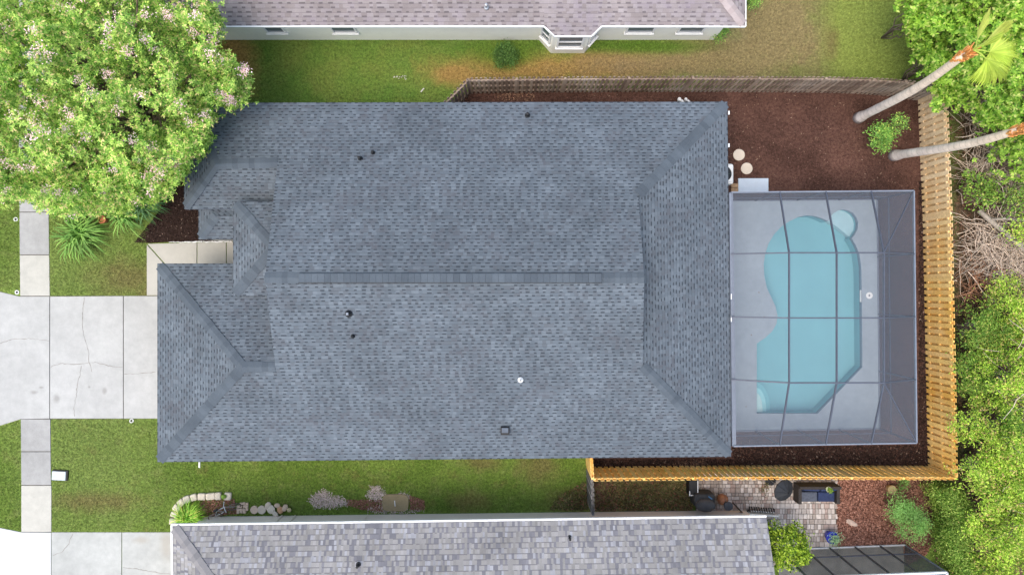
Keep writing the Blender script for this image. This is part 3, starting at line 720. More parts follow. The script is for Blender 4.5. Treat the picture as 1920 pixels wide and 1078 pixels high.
# ---- neighbour south
sh_ = thing('house', 'neighbouring house with a mottled grey shingle roof and cream wall, at the bottom edge', 'house', (-3, -13, 0))
s0 = P(323, 985, ZE); s1 = P(1437, 969, ZE); hwS = 6.; pS = .42
u_ = (s1 - s0).normalized(); v_ = Vector((u_.y, -u_.x, 0))
s2 = s1 + v_ * 2 * hwS; s3 = s0 + v_ * 2 * hwS
rA = s0 + u_ * hwS + v_ * hwS + Vector((0, 0, hwS * pS)); rB = s1 + v_ * hwS + Vector((0, 0, hwS * pS))
rf = MB(); roofplane(rf, [s0, s1, rB, rA], (0, 1)); roofplane(rf, [s3, s2, rB, rA], (0, 1)); roofplane(rf, [s0, s3, rA], (0, 1))
sroof = rf.build('roof', R_GREY, sh_)
caps([(s0, rA, 1), (s3, rA, 1), (rA, rB, 0)], pS, CAP_GREY, sroof, .2, .22)
ff = MB(); fascia(ff, [s3, s0, s1, rB, s2, s3])
ff.beam(s0 + Vector((-.03, .03, -.04)), s1 + Vector((0, .03, -.04)), .07, .09); ff.beam(s0 + Vector((-.03, .03, -.035)), s3 + Vector((-.03, 0, -.035)), .07, .09)
ff.build('fascia', WHITE, sh_)
w0 = P(384, 968); w1 = P(1398, 956)
foot = [w0, w1, w1 + v_ * (2 * hwS - 1), w0 + v_ * (2 * hwS - 1)]
wa = MB(); wa.prism(foot, 0, 2.45); wa.build('wall', STUCCO_S, sh_)
ga = MB(); x0_ = s1 - u_ * .2; ga.face([x0_ - Vector((0, 0, .2)), rB - u_ * .2 - Vector((0, 0, .12)), s2 - u_ * .2 - Vector((0, 0, .2))]); ga.build('gable_wall', STUCCO_S, sh_)
wn_ = -v_
for px_, wd in ((751, .75), (860, 1.4), (965, 1.0), (1186, .95)):
    q = P(px_, 972, 1.1); t = (q - w0).dot((w1 - w0).normalized()); c_ = w0 + (w1 - w0).normalized() * t
    window(sh_, (c_.x, c_.y), wd, 1.22, 2.2, (wn_.x, wn_.y))
for px_ in (530, 555, 690):
    q = P(px_, 962, 0); t = (q - w0).dot((w1 - w0).normalized()); c_ = w0 + (w1 - w0).normalized() * t + wn_ * .03
    mb = MB(); mb.tube([c_ + Vector((0, 0, .1)), c_ + Vector((0, 0, 2.3))], .03 if px_ < 600 else .02, 8); mb.build('conduit_pipe', STUCCO_S, sh_)
for px_, py_, r in ((672, 1058, .05), (1068, 1007, .05)):
    k = (py_ - 539) / 1280; z = ZE
    for _ in range(12): y = -k * (HC - z); z = ZE + max(0, (-y - 9.1)) * pS
    q = P(px_, py_, z); mb = MB(); mb.lathe(q, [(.10, -.05), (.10, .02), (.05, .04), (.05, .25), (.02, .26)], 12); mb.build('pipe_vent', BLACK, sroof)

# ============================================================ FENCES
def fence(name, label, pts, wood, h=1.83, pw=.135, gap=.12, off_=.052):
    """shadow box fence along plan points (world): pickets alternate on both sides of three rails"""
    t = thing(name, label, 'fence', (pts[0].x, pts[0].y, 0))
    for a_, b_ in zip(pts, pts[1:]):
        L = (b_ - a_).length; d_ = (b_ - a_) / L; n_ = Vector((-d_.y, d_.x, 0)); ang = math.atan2(d_.y, d_.x)
        k = max(1, round(L / 2.44))
        for j in range(k + 1):
            if j == k and b_ is not pts[-1]: continue
            mb = MB(); mb.box(a_ + d_ * (L * j / k) + Vector((0, 0, h / 2 - .02)), (.09, .09, h + .02), ang); mb.build('post', wood, t)
        for zz in (.25, .95, h - .2):
            mb = MB(); mb.box((a_ + b_) / 2 + Vector((0, 0, zz)), (L, off_ * 2 - .022, .085), ang); mb.build('rail', wood, t)
        step = (pw + gap) / 2
        for j in range(k):
            mb = MB(); n0_ = int(L / k / step)
            for i in range(n0_):
                s_ = L * j / k + (i + .5) * L / k / n0_; side_ = 1 if i % 2 else -1
                c_ = a_ + d_ * s_ + n_ * side_ * off_; hh = h + random.uniform(-.015, .015)
                lean = random.uniform(-.006, .006)
                R = Matrix.Rotation(ang, 3, 'Z') @ Matrix.Rotation(lean, 3, 'Y')
                mb.box(c_ + Vector((0, 0, hh / 2 + .02)), (pw, .018, hh), rot=R)
            mb.build('picket_panel', wood, t)
    return t
F = lambda x, y: P(x, y, 1.83) - Vector((0, 0, 1.83))
fence('fence', 'weathered brown shadowbox fence along the top of the mulched backyard', [F(878, 149), F(1060, 147), F(1300, 146), F(1550, 147), F(1640, 149), F(1700, 153), F(1768, 163)], W_OLD, pw=.095, gap=.085)
fence('fence', 'short angled piece of weathered brown fence between its corner and the roof', [F(839, 187.5) - Vector((.3, .3, 0)), F(876, 150.5)], W_OLD, pw=.095, gap=.085)
fence('fence', 'new yellow pine shadowbox fence between the pool yard and the woods', [F(1774, 166), F(1783, 400), F(1788, 640), F(1793.5, 893)], W_NEW, pw=.172, gap=.085, off_=.040)
fence('fence', 'new yellow pine shadowbox fence between the mulch strip and the patio', [F(1792, 897), F(1500, 896), F(1300, 897), F(1115, 899)], W_NEW, pw=.15, gap=.085, off_=.042)
fence('fence', 'short new yellow fence return beside the side lawn and the blue grey roof', [F(1111, 897), F(1108, 846)], W_NEW, pw=.14, gap=.02)
fence('fence', 'short silvered grey fence running to the cream house wall', [F(1111, 902), F(1113, 966)], W_GREY, gap=.06, h=1.7)
fence('fence', 'old grey fence half hidden under trees in the top right corner', [F(1787, 74), F(1795, -120)], W_GREY, gap=.06)

# ============================================================ TREES AND PLANTS
def limbs(parent, base, tips, r0, mat, name='trunk', wig=.25):
    mb = MB(); base = Vector(base)
    for tip in tips:
        tip = Vector(tip); pts = []
        m_ = 7
        for i in range(m_ + 1):
            t = i / m_; p = base.lerp(tip, t); p.z = base.z + (tip.z - base.z) * (t ** .75)
            if 0 < i < m_: p += Vector((random.uniform(-wig, wig), random.uniform(-wig, wig), random.uniform(-wig, wig) * .4))
            pts.append(p)
        mb.tube(pts, [r0 * (1 - .85 * i / m_) for i in range(m_ + 1)], 7)
    return mb.build(name, mat, parent, smooth=True)
BARK = plain('pale_brown_bark', (.20, .15, .11), .9, .3, 6.)
BARKG = plain('grey_bark', (.30, .27, .24), .9, .3, 6.)

def crown(n, c, R, H, flat=.55, seed=0, lump=.28, holl=1.):
    """clump centres filling an uneven dome: c centre (x, y, z of the widest level), R radius, H height above c"""
    r = np.random.default_rng(seed)
    th = r.uniform(0, 2 * np.pi, n); rr = np.sqrt(r.uniform(0, 1, n))
    ph = r.uniform(0, 6.28, 6)
    edge = 1 + lump * (np.sin(3 * th + ph[0]) * .35 + np.sin(5 * th + ph[1]) * .3 + np.sin(9 * th + ph[2]) * .2 + np.sin(14 * th + ph[3]) * .12)
    x = np.cos(th) * rr * R * edge; y = np.sin(th) * rr * R * edge
    bum = .5 + .5 * np.sin(x * 2.3 / max(R, .5) * 2 + ph[4]) * np.sin(y * 2.1 / max(R, .5) * 2 + ph[5])
    hol = np.zeros(n)
    for q_ in range(7):
        an = r.uniform(0, 6.28); wv = 6.28 / r.uniform(.75, 2.2); hol += np.sin((x * np.cos(an) + y * np.sin(an)) * wv + r.uniform(0, 6.28))
    top = np.sqrt(np.clip(1 - rr ** 2, 0, 1)) * H * (.75 + .35 * bum) + np.clip(hol / 7, -.5, .5) * min(1.3, R * .5) * holl
    z = top * (1 - r.uniform(0, 1, n) ** 2.6 * flat) - (1 - top / max(H, .1)) * H * .2
    return np.stack([x + c[0], y + c[1], z + c[2]], 1)
def clumped(cent, per, rad, seed=1, squash=.6):
    r = np.random.default_rng(seed); d = r.normal(size=(len(cent), per, 3)); d[..., 2] *= squash
    return (cent[:, None, :] + d * rad).reshape(-1, 3)

# crape myrtle
MY = leafmat('crape_myrtle_leaves', (.055, .145, .016), (.300, .410, .085), (.380, .320, .130), .2, .9)
PK = leafmat('pale_pink_petals', (.56, .36, .40), (.66, .50, .52), (.42, .34, .24), .3)
mc = P(165, 150, 4.6)
my = thing('crape_myrtle', 'big crape myrtle tree with pale pink blossoms over the front lawn', 'tree', (mc.x, mc.y, 0))
cents = np.concatenate([crown(1150, mc, 5.35, 2.3, .35, 11, .22, 2.2), crown(150, P(60, 150, 4.4), 3.2, 1.2, .4, 12, .1), crown(800, mc + Vector((0, 0, -1.9)), 5.2, 2.1, .5, 14, .22, 2.), crown(60, P(50, 200, 3.6), 1.2, .9, .5, 15, .1)])
# outline lobes copied from the photo: extra boughs round the crown (px, py, r)
lob = [(430, 155, .75, 3.9), (445, 185, .5, 3.7), (395, 60, .9, 4.3), (400, 130, .7, 4.1), (365, 220, .8, 4.0), (330, 290, .85, 3.9), (345, 330, .4, 3.5), (270, 340, .7, 3.7), (200, 360, .7, 3.6), (140, 370, .7, 3.6), (75, 340, .8, 3.6), (20, 350, .7, 3.5), (230, 390, .3, 3.3), (300, 330, .6, 3.6), (380, 260, .4, 3.7)]
ex = []
for i, (x, y, r_, z_) in enumerate(lob):
    q = P(x, y, z_); ex.append(crown(int(110 * r_ ** 2) + 20, q, r_, r_ * .8, .7, 50 + i, .5))
ex = np.concatenate(ex); cents = np.concatenate([cents, ex])
# keep the crown inside the outline read from the photo
outl = [P(x, y, 4.1) for x, y in ((-260, -330), (330, -330), (400, -60), (388, 5), (400, 25), (418, 60), (412, 100), (440, 128), (470, 140), (466, 178), (448, 205), (405, 198), (410, 215), (392, 235), (392, 270), (380, 288), (350, 300), (352, 318), (318, 352), (305, 372), (262, 388), (215, 395), (150, 405), (112, 398), (60, 372), (0, 382), (-60, 380), (-260, 250))]
# perspective: compare plan positions scaled to the 4.1 m level
k_ = (HC - 4.1) / (HC - cents[:, 2]); m_ = inpoly(cents[:, 0] * k_, cents[:, 1] * k_, [(p.x, p.y) for p in outl]); cents = cents[m_]
np_mesh('crown', np.concatenate([rosettes(clumped(cents, 10, .125, 3, .9), .12, .050, 6, .75), leaves(clumped(cents, 7, .16, 4, .9), .10, .045, .4)]), 4, MY, my)
rr_ = np.random.default_rng(5); hi = cents[np.argsort(-(cents[:, 2] + rr_.uniform(0, 1.2, len(cents))))][:900]
sel = hi[rr_.choice(len(hi), 110, replace=False)]
blos = [P(x, y, z_) for x, y, z_ in ((300, 318, 4.3), (302, 310, 4.3), (308, 330, 4.2), (318, 315, 4.2), (325, 305, 4.1), (295, 345, 4.1), (305, 345, 4.1), (320, 335, 4.1), (340, 308, 4.0), (345, 315, 4.0), (474, 140, 4.1), (466, 143, 4.1), (443, 197, 4.0), (435, 193, 4.0), (424, 186, 4.0), (412, 95, 4.4), (408, 85, 4.5), (385, 75, 4.7), (290, 335, 4.1), (312, 325, 4.2), (330, 318, 4.1), (283, 305, 4.4), (335, 300, 4.1), (470, 138, 4.1), (440, 190, 4.1), (430, 185, 4.1), (448, 195, 4.0), (255, 105, 6.0), (262, 112, 6.0), (225, 380, 4.1), (215, 368, 4.2), (100, 200, 5.8), (115, 205, 5.8), (90, 195, 5.8), (88, 245, 5.6), (100, 255, 5.6), (30, 308, 5.0), (45, 318, 5.0), (8, 380, 4.0), (18, 376, 4.0), (310, 105, 5.4), (185, 182, 6.2), (145, 250, 5.8), (180, 265, 5.6), (240, 215, 5.8), (410, 105, 4.4), (375, 70, 4.8), (50, 225, 5.8), (270, 378, 3.9), (155, 405, 3.9), (130, 310, 5.0), (170, 10, 6.0), (290, 40, 5.6), (325, 35, 5.2), (335, 45, 5.1), (25, 280, 5.2))]
bc = np.concatenate([sel + np.array([0, 0, .38]), np.array([b[:] for b in blos]) + np.array([0, 0, .6])])
np_mesh('blossom', leaves(clumped(bc, 52, .10, 8, .8), .06, .042, .4), 4, PK, my)
tips = [tuple(cents[i]) for i in rr_.choice(len(cents), 46, replace=False)]
limbs(my, (mc.x - .1, mc.y, 0), tips, .10, BARK)

def broad(name, label, px, py, z, R, H, mat, leaf='d', n=260, per=30, ln=.12, wd=.06, rad=.2, group=None, seed=0, bark=BARK, trunk_r=.07, lump=.4, flat=.6, up=.7, cat='tree', ntip=12):
    c_ = P(px, py, z); t = thing(name, label, cat, (c_.x, c_.y, 0), group)
    ce = crown(n, c_, R, H, flat, seed, lump, 1.9)
    if leaf == 'r': V = rosettes(clumped(ce, per, rad, seed + 1), ln, wd, 6, up)
    else: V = leaves(clumped(ce, per, rad, seed + 1), ln, wd, up)
    V[..., 2] = np.maximum(V[..., 2], .02)
    np_mesh('crown', V, 4, mat, t)
    r = np.random.default_rng(seed + 2)
    limbs(t, (c_.x, c_.y, 0), [tuple(ce[i]) for i in r.choice(len(ce), ntip, replace=False)], trunk_r, bark, wig=.12 * R)
    return t
BR = leafmat('bright_lobed_leaves', (.060, .140, .012), (.220, .330, .045), (.30, .33, .09), .3, .9)
FE = leafmat('feathery_lime_leaves', (.065, .140, .010), (.33, .44, .060), (.34, .26, .10), .3, 1.2)
DG = leafmat('mid_green_leaves', (.060, .125, .018), (.145, .230, .035), (.25, .26, .06), .3)
BU = leafmat('bush_leaves', (.06, .15, .028), (.16, .28, .05), (.30, .36, .08), .3, 1.5)
YB = leafmat('yellow_green_leaves', (.028, .072, .004), (.210, .290, .022), (.30, .38, .05), .3, 1.6)
PA = leafmat('soft_green_leaves', (.085, .185, .040), (.150, .270, .070), (.17, .30, .09), .35, 1.)
gW = 'trees in the woods beyond the yellow fence'
broad('tree', 'bright green tree overhanging the old fence in the top right', 1738, 14, 3.2, 1.1, .9, BR, 'r', 60, 9, .15, .085, .2, gW, 21, trunk_r=.03, ntip=7)
broad('tree', 'bright green tree at the top edge behind the upright palm frond', 1815, 15, 3.6, 1.7, 1.2, BR, 'r', 130, 9, .15, .085, .22, gW, 22)
broad('tree', 'leafy tree in the extreme top right corner', 1915, 25, 3.5, 1.6, 1.3, BR, 'r', 110, 9, .15, .085, .22, gW, 23)
broad('tree', 'low bright green tree just above the upper palm trunk where the fences meet', 1768, 112, 2.8, 1.25, .9, BR, 'r', 80, 9, .15, .085, .2, gW, 24, trunk_r=.035, ntip=7)
broad('tree', 'green tree under the large palm fan', 1858, 165, 2.8, 1.45, .9, BR, 'r', 95, 9, .15, .08, .22, gW, 25)
broad('tree', 'sparse leafy tree between the two palm crowns at the right edge', 1905, 225, 2.4, 1.1, .8, BR, 'r', 50, 8, .14, .075, .25, gW, 26)
broad('tree', 'thin green shrub below the lower palm trunk', 1900, 305, 1.8, .8, .7, BR, 'r', 22, 8, .13, .07, .25, gW, 27)
broad('tree', 'small green shrub among bare sticks beside the fence', 1838, 355, 1.4, .6, .5, DG, 'd', 40, 24, .12, .06, .18, gW, 28)
broad('tree', 'green sapling at the right edge above the grey fallen trunk', 1912, 372, 2.0, .6, .6, DG, 'd', 30, 24, .12, .05, .2, gW, 29)
broad('tree', 'small bush between bare sticks near the middle of the right edge', 1880, 555, 1.6, .8, .6, FE, 'd', 60, 26, .10, .04, .2, gW, 30)
broad('tree', 'small yellow green bush at the right edge below the grey fallen trunk', 1915, 430, 1.8, .6, .6, FE, 'd', 40, 24, .10, .04, .2, gW, 45)
for i, (x, y, R, z, lab, mt) in enumerate(((1845, 620, 1.0, 1.8, 'feathery green tree beside the fence at its bare stick tangle', DG), (1905, 600, .9, 2.0, 'feathery tree at the right edge below the mid bush', FE), (1825, 700, .75, 1.8, 'small feathery tree touching the yellow fence', DG), (1888, 700, 1.25, 2.3, 'lime green feathery tree right of the lower fence', FE),
        (1864, 800, 1.3, 2.3, 'wide lime feathery tree by the lower part of the yellow fence', FE), (1915, 810, 1.1, 2.6, 'lime tree cut by the right edge', DG), (1868, 890, 1.3, 2.4, 'lime feathery tree right of the fence corner', FE), (1905, 1010, 1.3, 2.3, 'green tree in the bottom right corner', FE), (1850, 985, .85, 2.2, 'lime tree beside the clipped hedge', FE), (1850, 1065, .9, 1.8, 'green tree at the bottom edge beside the hedge', FE), (1915, 920, 1.0, 2.5, 'pale green tree at the right edge below the fence corner level', FE))):
    broad('tree', lab, x, y, z, R, R * .65, mt, 'd', int(125 * R ** 2) + 20, 30, .115, .042, .14, gW, 60 + i, BARKG, .04, .5)
for i, (x, y) in enumerate(((2010, 60), (2020, 240), (2010, 640), (2030, 800), (2000, 960), (2060, 420))):
    broad('tree', ['tree outside the frame at the top right', 'tree outside the frame level with the lower palm', 'lime tree outside the right edge, middle', 'lime tree outside the right edge, lower', 'lime tree outside the bottom right', 'tree outside the frame beside the bare sticks'][i], x, y, 2.6, 1.6, 1.2, (BR, DG, FE)[i % 3], 'd', 120, 24, .16, .08, .25, gW, 90 + i)
# hedge
hd = thing('hedge', 'fine leaved green hedge right of the bark bed at the bottom edge', 'hedge', P(1772, 990))
r = np.random.default_rng(77)
hy = r.uniform(921, 1200, 900); hx = r.uniform(0, 1, 900); 
hc_ = np.array([P(1757 + 48 * u_2 + (y_2 - 900) * .16 + 7 * math.sin(y_2 * .06), y_2, 1.5 + .45 * math.sin(u_2 * 3.14) + .2 * rnd)[:] for u_2, y_2, rnd in zip(hx, hy, r.uniform(-1, 1, 900))])
lo_ = hc_.copy(); lo_[:, 2] *= r.uniform(.3, .9, 900); lo_[:, 0] += .05
np_mesh('foliage', leaves(clumped(np.concatenate([hc_, lo_]), 26, .12, 78), .085, .035, .5), 4, YB if False else leafmat('hedge_leaves', (.045, .100, .010), (.170, .250, .045), (.25, .30, .07), .3, 2.), hd)
limbs(hd, P(1770, 990), [tuple(hc_[i]) for i in range(0, 200, 20)], .04, BARK, 'stems')

# bare sticks
STK = plain('dead_twigs', (.56, .45, .36), .9, .35, 8., isl=.45)
STKR = plain('reddish_dead_twigs', (.38, .20, .12), .9, .35, 8., isl=.4)
def sticks(label, px, py, R, n, mat, seed, zt=1.3, z0=.2):
    c_ = P(px, py); t = thing('bare_shrub', label, 'shrub', (c_.x, c_.y, 0), 'bare shrubs beyond the fence'); rd = random.Random(seed)
    mb = MB()
    for i in range(int(n * 1.8)):
        a = rd.uniform(0, 6.28); L = R * rd.uniform(.6, 1.6); b0 = c_ + Vector((rd.gauss(0, R * .45), rd.gauss(0, R * .55), rd.uniform(z0, z0 + .9)))
        pts = [b0]; dr = Vector((math.cos(a), math.sin(a), rd.uniform(.1, .9))).normalized()
        for k in range(6):
            dr = (dr + Vector((rd.gauss(0, .22), rd.gauss(0, .22), rd.gauss(-.08, .18)))).normalized(); p = pts[-1] + dr * L / 6; p.z = max(.05, min(p.z, zt + .6)); pts.append(p)
        r0 = rd.choice((.009, .012, .015, .024)); mb.tube(pts, [r0 * (1 - .12 * k) for k in range(7)], 4, False)
    mb.build('twigs', mat, t)
sticks('tangle of bare grey twigs beside the yellow fence below the lower palm trunk', 1825, 320, 1.0, 120, STK, 1)
sticks('dense round tangle of bare brown twigs in the middle of the woods', 1852, 470, 1.25, 300, STK, 2)
sticks('bare reddish sticks between the fence and the mid bush', 1825, 540, .8, 90, STKR, 3)
sticks('bare twigs at the right edge above the mid bush', 1905, 480, .8, 90, STK, 4)
sticks('bare sticks just outside the fence below the upper palm crown', 1830, 235, .9, 110, STK, 5)
sticks('reddish sticks showing through the feathery trees', 1880, 650, 1.0, 70, STKR, 6, 2.4, 1.5)
sticks('pale sticks among the lime trees below the middle', 1870, 720, 1.4, 75, STK, 7, 3.0, 2.0)
sticks('grey sticks at the right edge between sapling and palm trunk', 1890, 340, 1.0, 120, STK, 8)
sticks('scattered pale sticks between the lower lime trees', 1870, 880, 1.4, 55, STK, 9, 3.2, 2.1)
fl = thing('dead_tree', 'grey forked fallen trunk leaning at the right edge of the woods', 'log', P(1880, 430))
mb = MB(); mb.tube([P(1835, 395, 1.1), P(1862, 418, 1.2), P(1890, 440, 1.4), P(1925, 470, 1.6)], [.10, .10, .11, .12], 8); mb.tube([P(1856, 412, 1.2), P(1885, 410, 1.5), P(1925, 414, 1.8)], [.06, .055, .05], 7); mb.tube([P(1880, 436, 1.35), P(1858, 448, 1.5)], [.04, .015], 6)
mb.build('trunk', plain('dead_grey_wood', (.36, .31, .26), .9, .3, 9.), fl, smooth=True)

# ---- palms
PT = M('palm_trunk_bark', .9); pz = PT.t.nodes.new('ShaderNodeSeparateXYZ'); PT.t.links.new(PT.pos(), pz.inputs[0])
rg = PT.rng(PT.math('FRACT', PT.math('ADD', PT.math('MULTIPLY', pz.outputs[2], 3.5), PT.math('MULTIPLY', PT.noise(2.), .8))), 0, .22, .78, 1)
kk = PT.mix(PT.rng(pz.outputs[2], .2, 6.2), (.60, .55, .52), (.86, .70, .54)); kk = PT.mul(kk, rg); PT.col(PT.mul(kk, PT.rng(PT.noise(3., 5, .7), .3, .7, .72, 1.15))); PT = PT.m
FIB = plain('orange_palm_fibre', (.72, .34, .11), .9, .3, 8., isl=.4)
FRD = leafmat('fan_palm_leaf', (.24, .31, .05), (.36, .42, .08), None, .4)
FRY = leafmat('yellow_fan_palm_leaf', (.24, .27, .06), (.32, .36, .08), None, .4)
def fan(mb, hub, cdir, R, spread, droop, nseg=34, pet=.5, tilt=.0):
    hub = Vector(hub); cdir = Vector(cdir).normalized(); c_ = hub + cdir * pet
    mb[1].tube([hub, hub + cdir * pet * .5 + Vector((0, 0, .05)), c_], [.03, .022, .015], 6)
    side_ = Vector((-cdir.y, cdir.x, tilt)).normalized()
    for i in range(nseg):
        t = (i / (nseg - 1) - .5) * spread; d_ = cdir * math.cos(t) + side_ * math.sin(t)
        l = R * random.uniform(.86, 1.05) * (1 - .25 * abs(t) / max(spread / 2, .1)); q = Vector((-d_.y, d_.x, 0)).normalized() * R * .030
        p1 = c_ + d_ * l * .5 + Vector((0, 0, -.05)); p2 = c_ + d_ * l * .8 + Vector((0, 0, -droop * .4)); p3 = c_ + d_ * l + Vector((0, 0, -droop))
        mb[0].add([c_, p1 + q, p2 + q * .6, p3, p2 - q * .6, p1 - q + Vector((0, 0, .02))], [(0, 5, 4, 3, 2, 1)])
def palm(label, base, top, fans, r0=.17):
    t = thing('palm_tree', label, 'palm tree', base)
    base = Vector(base); top = Vector(top); pts = []; rad = []
    for i in range(25):
        s_ = i / 24; p = base.lerp(top, s_); p += Vector((math.sin(s_ * 3.1) * .10, -math.sin(s_ * 3.1) * .10 + math.sin(s_ * 7) * .02, 0)); p.z = base.z + (top.z - base.z) * s_
        pts.append(p); rad.append((r0 * 1.5 if i == 0 else r0 * 1.28 if i == 1 else r0 * (1.08 - .3 * s_)) * random.uniform(.985, 1.02))
    mb = MB(); mb.tube(pts, rad, 14); mb.build('trunk', PT, t, smooth=True)
    mb = MB(); 
    for i in range(60):
        a = random.uniform(0, 6.28); z_ = top.z - random.uniform(-.35, .55); o = top + Vector((math.cos(a) * .1, math.sin(a) * .1, 0)); o.z = z_
        mb.tube([o, o + Vector((math.cos(a) * .10, math.sin(a) * .10, .28))], [.045, .018], 5)
    mb.build('leaf_bases', FIB, t)
    for (d_, R, sp_, dr, m_, pt_, tl) in fans:
        pr = (MB(), MB()); fan(pr, top + Vector((0, 0, .45)), d_, R, sp_, dr, pet=pt_, tilt=tl, nseg=int(24 + sp_ * 9)); f_ = pr[0].build('frond', m_, t); pr[1].build('petiole', m_, f_)
b1 = P(1609, 222); t1 = P(1808, 103, 6.9)
palm('palm tree with its crown in view, leaning across the upper fence corner', b1, t1, [((.9, -.25, .3), 1.0, 3.3, .25, FRD, .45, .15), ((.6, -.6, .2), .95, 2.8, .35, FRD, .5, .1), ((-.05, .9, .7), .95, 1.0, -.1, FRY, .3, .7), ((.75, .6, .5), .95, .6, 0, FRY, .4, .5), ((.2, .1, .95), .6, .8, -.3, FRD, .3, .3)])
b2 = P(1675, 292); t2 = P(1915, 243, 6.6)
palm('palm tree whose crown is cut off by the right edge', b2, t2, [((.9, -.2, .3), .95, 2.9, .25, FRD, .5, .15), ((.6, .6, .4), .9, 2.4, .2, FRD, .5, .1), ((.4, -.8, .3), .9, 2.2, .3, FRD, .5, .1), ((.1, .9, .7), .5, .6, 0, FRY, .2, .5), ((.6, .1, .9), .8, 1.5, 0, FRD, .4, .3)])

# ---- shrubs round the houses
broad('shrub', 'rounded green shrub on the dry lawn below the pink brown roof', 948, 104, .4, .44, .42, leafmat('dark_bush_leaves', (.025, .065, .012), (.085, .155, .035), None, .25, 1.5), 'd', 110, 20, .07, .04, .09, None, 31, cat='shrub', trunk_r=.02, lump=.2)
broad('shrub', 'leafy green shrub in the mulch between the two palm trunks, lower left half', 1652, 258, .9, .55, .5, BU, 'd', 80, 20, .09, .045, .11, None, 32, cat='shrub', trunk_r=.02, lump=.4)
broad('shrub', 'thin yellowish shrub in the mulch, upper right beside the leafy one', 1682, 234, 1.0, .36, .35, BU, 'd', 26, 18, .08, .04, .11, None, 33, cat='shrub', trunk_r=.02, lump=.5)
broad('shrub', 'yellow green bush at the corner of the mottled grey roof', 1470, 1020, 1.6, .86, .8, YB, 'd', 190, 24, .10, .06, .10, None, 34, cat='shrub', trunk_r=.03, lump=.25)
broad('shrub', 'soft green shrub on bark, upper lobe under the tan planter', 1684, 952, 1.1, .52, .4, PA, 'd', 70, 30, .08, .03, .12, None, 35, cat='shrub', trunk_r=.02, lump=.4)
broad('shrub', 'soft green shrub on bark, lower lobe towards the hedge', 1712, 982, 1.0, .62, .4, PA, 'd', 90, 30, .08, .03, .12, None, 36, cat='shrub', trunk_r=.02, lump=.5)
broad('shrub', 'small green shrub by the right wall end of the pink roofed house', 1346, 62, .4, .35, .4, BU, 'd', 40, 18, .07, .035, .1, None, 37, cat='shrub', trunk_r=.015)
broad('shrub', 'green shrub at the top edge right of the pink brown roof', 1408, -2, .6, .45, .4, BU, 'd', 50, 18, .07, .035, .1, None, 38, cat='shrub', trunk_r=.015)
broad('shrub', 'tiny weed clump on the pavers left of the black parasol', 1434, 915, .1, .22, .15, WEEDM, 'd', 14, 14, .06, .025, .06, None, 39, cat='plant', trunk_r=.005, ntip=4)
broad('shrub', 'small weedy plant against the yellow fence near its corner', 1693, 905, .3, .32, .2, PA, 'd', 22, 14, .08, .03, .08, None, 40, cat='plant', trunk_r=.008, ntip=4)
def grassy(label, px, py, R, n, mat, z=.5, wd=.035, name='ornamental_grass', arch=.5, seed=1, cat='plant', side=None, group=None):
    c_ = P(px, py); t = thing(name, label, cat, (c_.x, c_.y, 0), group); rd = random.Random(seed); mb = MB()
    for i in range(n):
        a = rd.uniform(0, 6.28) if side is None else rd.gauss(side, .9); L = R * rd.uniform(.55, 1.1); d_ = Vector((math.cos(a), math.sin(a), 0)); s_ = Vector((-d_.y, d_.x, 0)) * wd / 2
        o = c_ + Vector((rd.gauss(0, R * .12), rd.gauss(0, R * .12), .02)); z1 = z * rd.uniform(.7, 1.2)
        q0, q1, q2, q3 = o, o + d_ * L * .35 + Vector((0, 0, z1)), o + d_ * L * .72 + Vector((0, 0, z1 * (1.15 - arch * .4))), o + d_ * L + Vector((0, 0, max(.05, z1 * (1 - arch))))
        mb.add([q0 - s_ * .6, q0 + s_ * .6, q1 - s_, q1 + s_, q2 - s_ * .8, q2 + s_ * .8, q3], [(0, 1, 3, 2), (2, 3, 5, 4), (4, 5, 6)])
    mb.build('blades', mat, t); return t
LIL = leafmat('strap_leaves', (.075, .165, .030), (.170, .285, .060), None, .3, 1.5)
LID = leafmat('dark_strap_leaves', (.030, .085, .030), (.085, .160, .055), None, .25, 1.5)
GRS = leafmat('spiky_grass_blades', (.085, .200, .018), (.190, .320, .035), (.36, .36, .08), .3, 1.5)
grassy('strap leaved lily clump on the lawn below the crape myrtle', 160, 438, 1.35, 150, LIL, .55, .05, 'lily_clump', .75, 1)
grassy('strap leaved lily clump beside the terracotta pot', 246, 404, 1.0, 110, LIL, .6, .045, 'lily_clump', .7, 2)
grassy('dark green strap leaved clump beside the front mulch bed', 282, 380, 1.0, 130, LID, .7, .045, 'lily_clump', .7, 3)
grassy('dark green clump under the crape myrtle edge, furthest right', 298, 358, .7, 80, LID, .6, .04, 'lily_clump', .7, 4)
grassy('spiky green grass mound inside the curved stone edging', 362, 964, .80, 330, GRS, .55, .022, seed=5, arch=.45)
t = thing('flower_pot', 'terracotta pot half hidden under the lily leaves', 'pot', P(199, 413))
mb = MB(); mb.lathe(P(199, 413), [(.10, 0), (.15, .26), (.17, .27), (.17, .32), (.13, .32), (.13, .26)], 18); mb.build('rim', plain('terracotta', (.45, .16, .07), .85), t, smooth=False)
mb = MB(); mb.lathe(P(199, 413, 0) + Vector((0, 0, .02)), [(.02, .22), (.12, .23)], 12); mb.build('soil', MULCH, t)

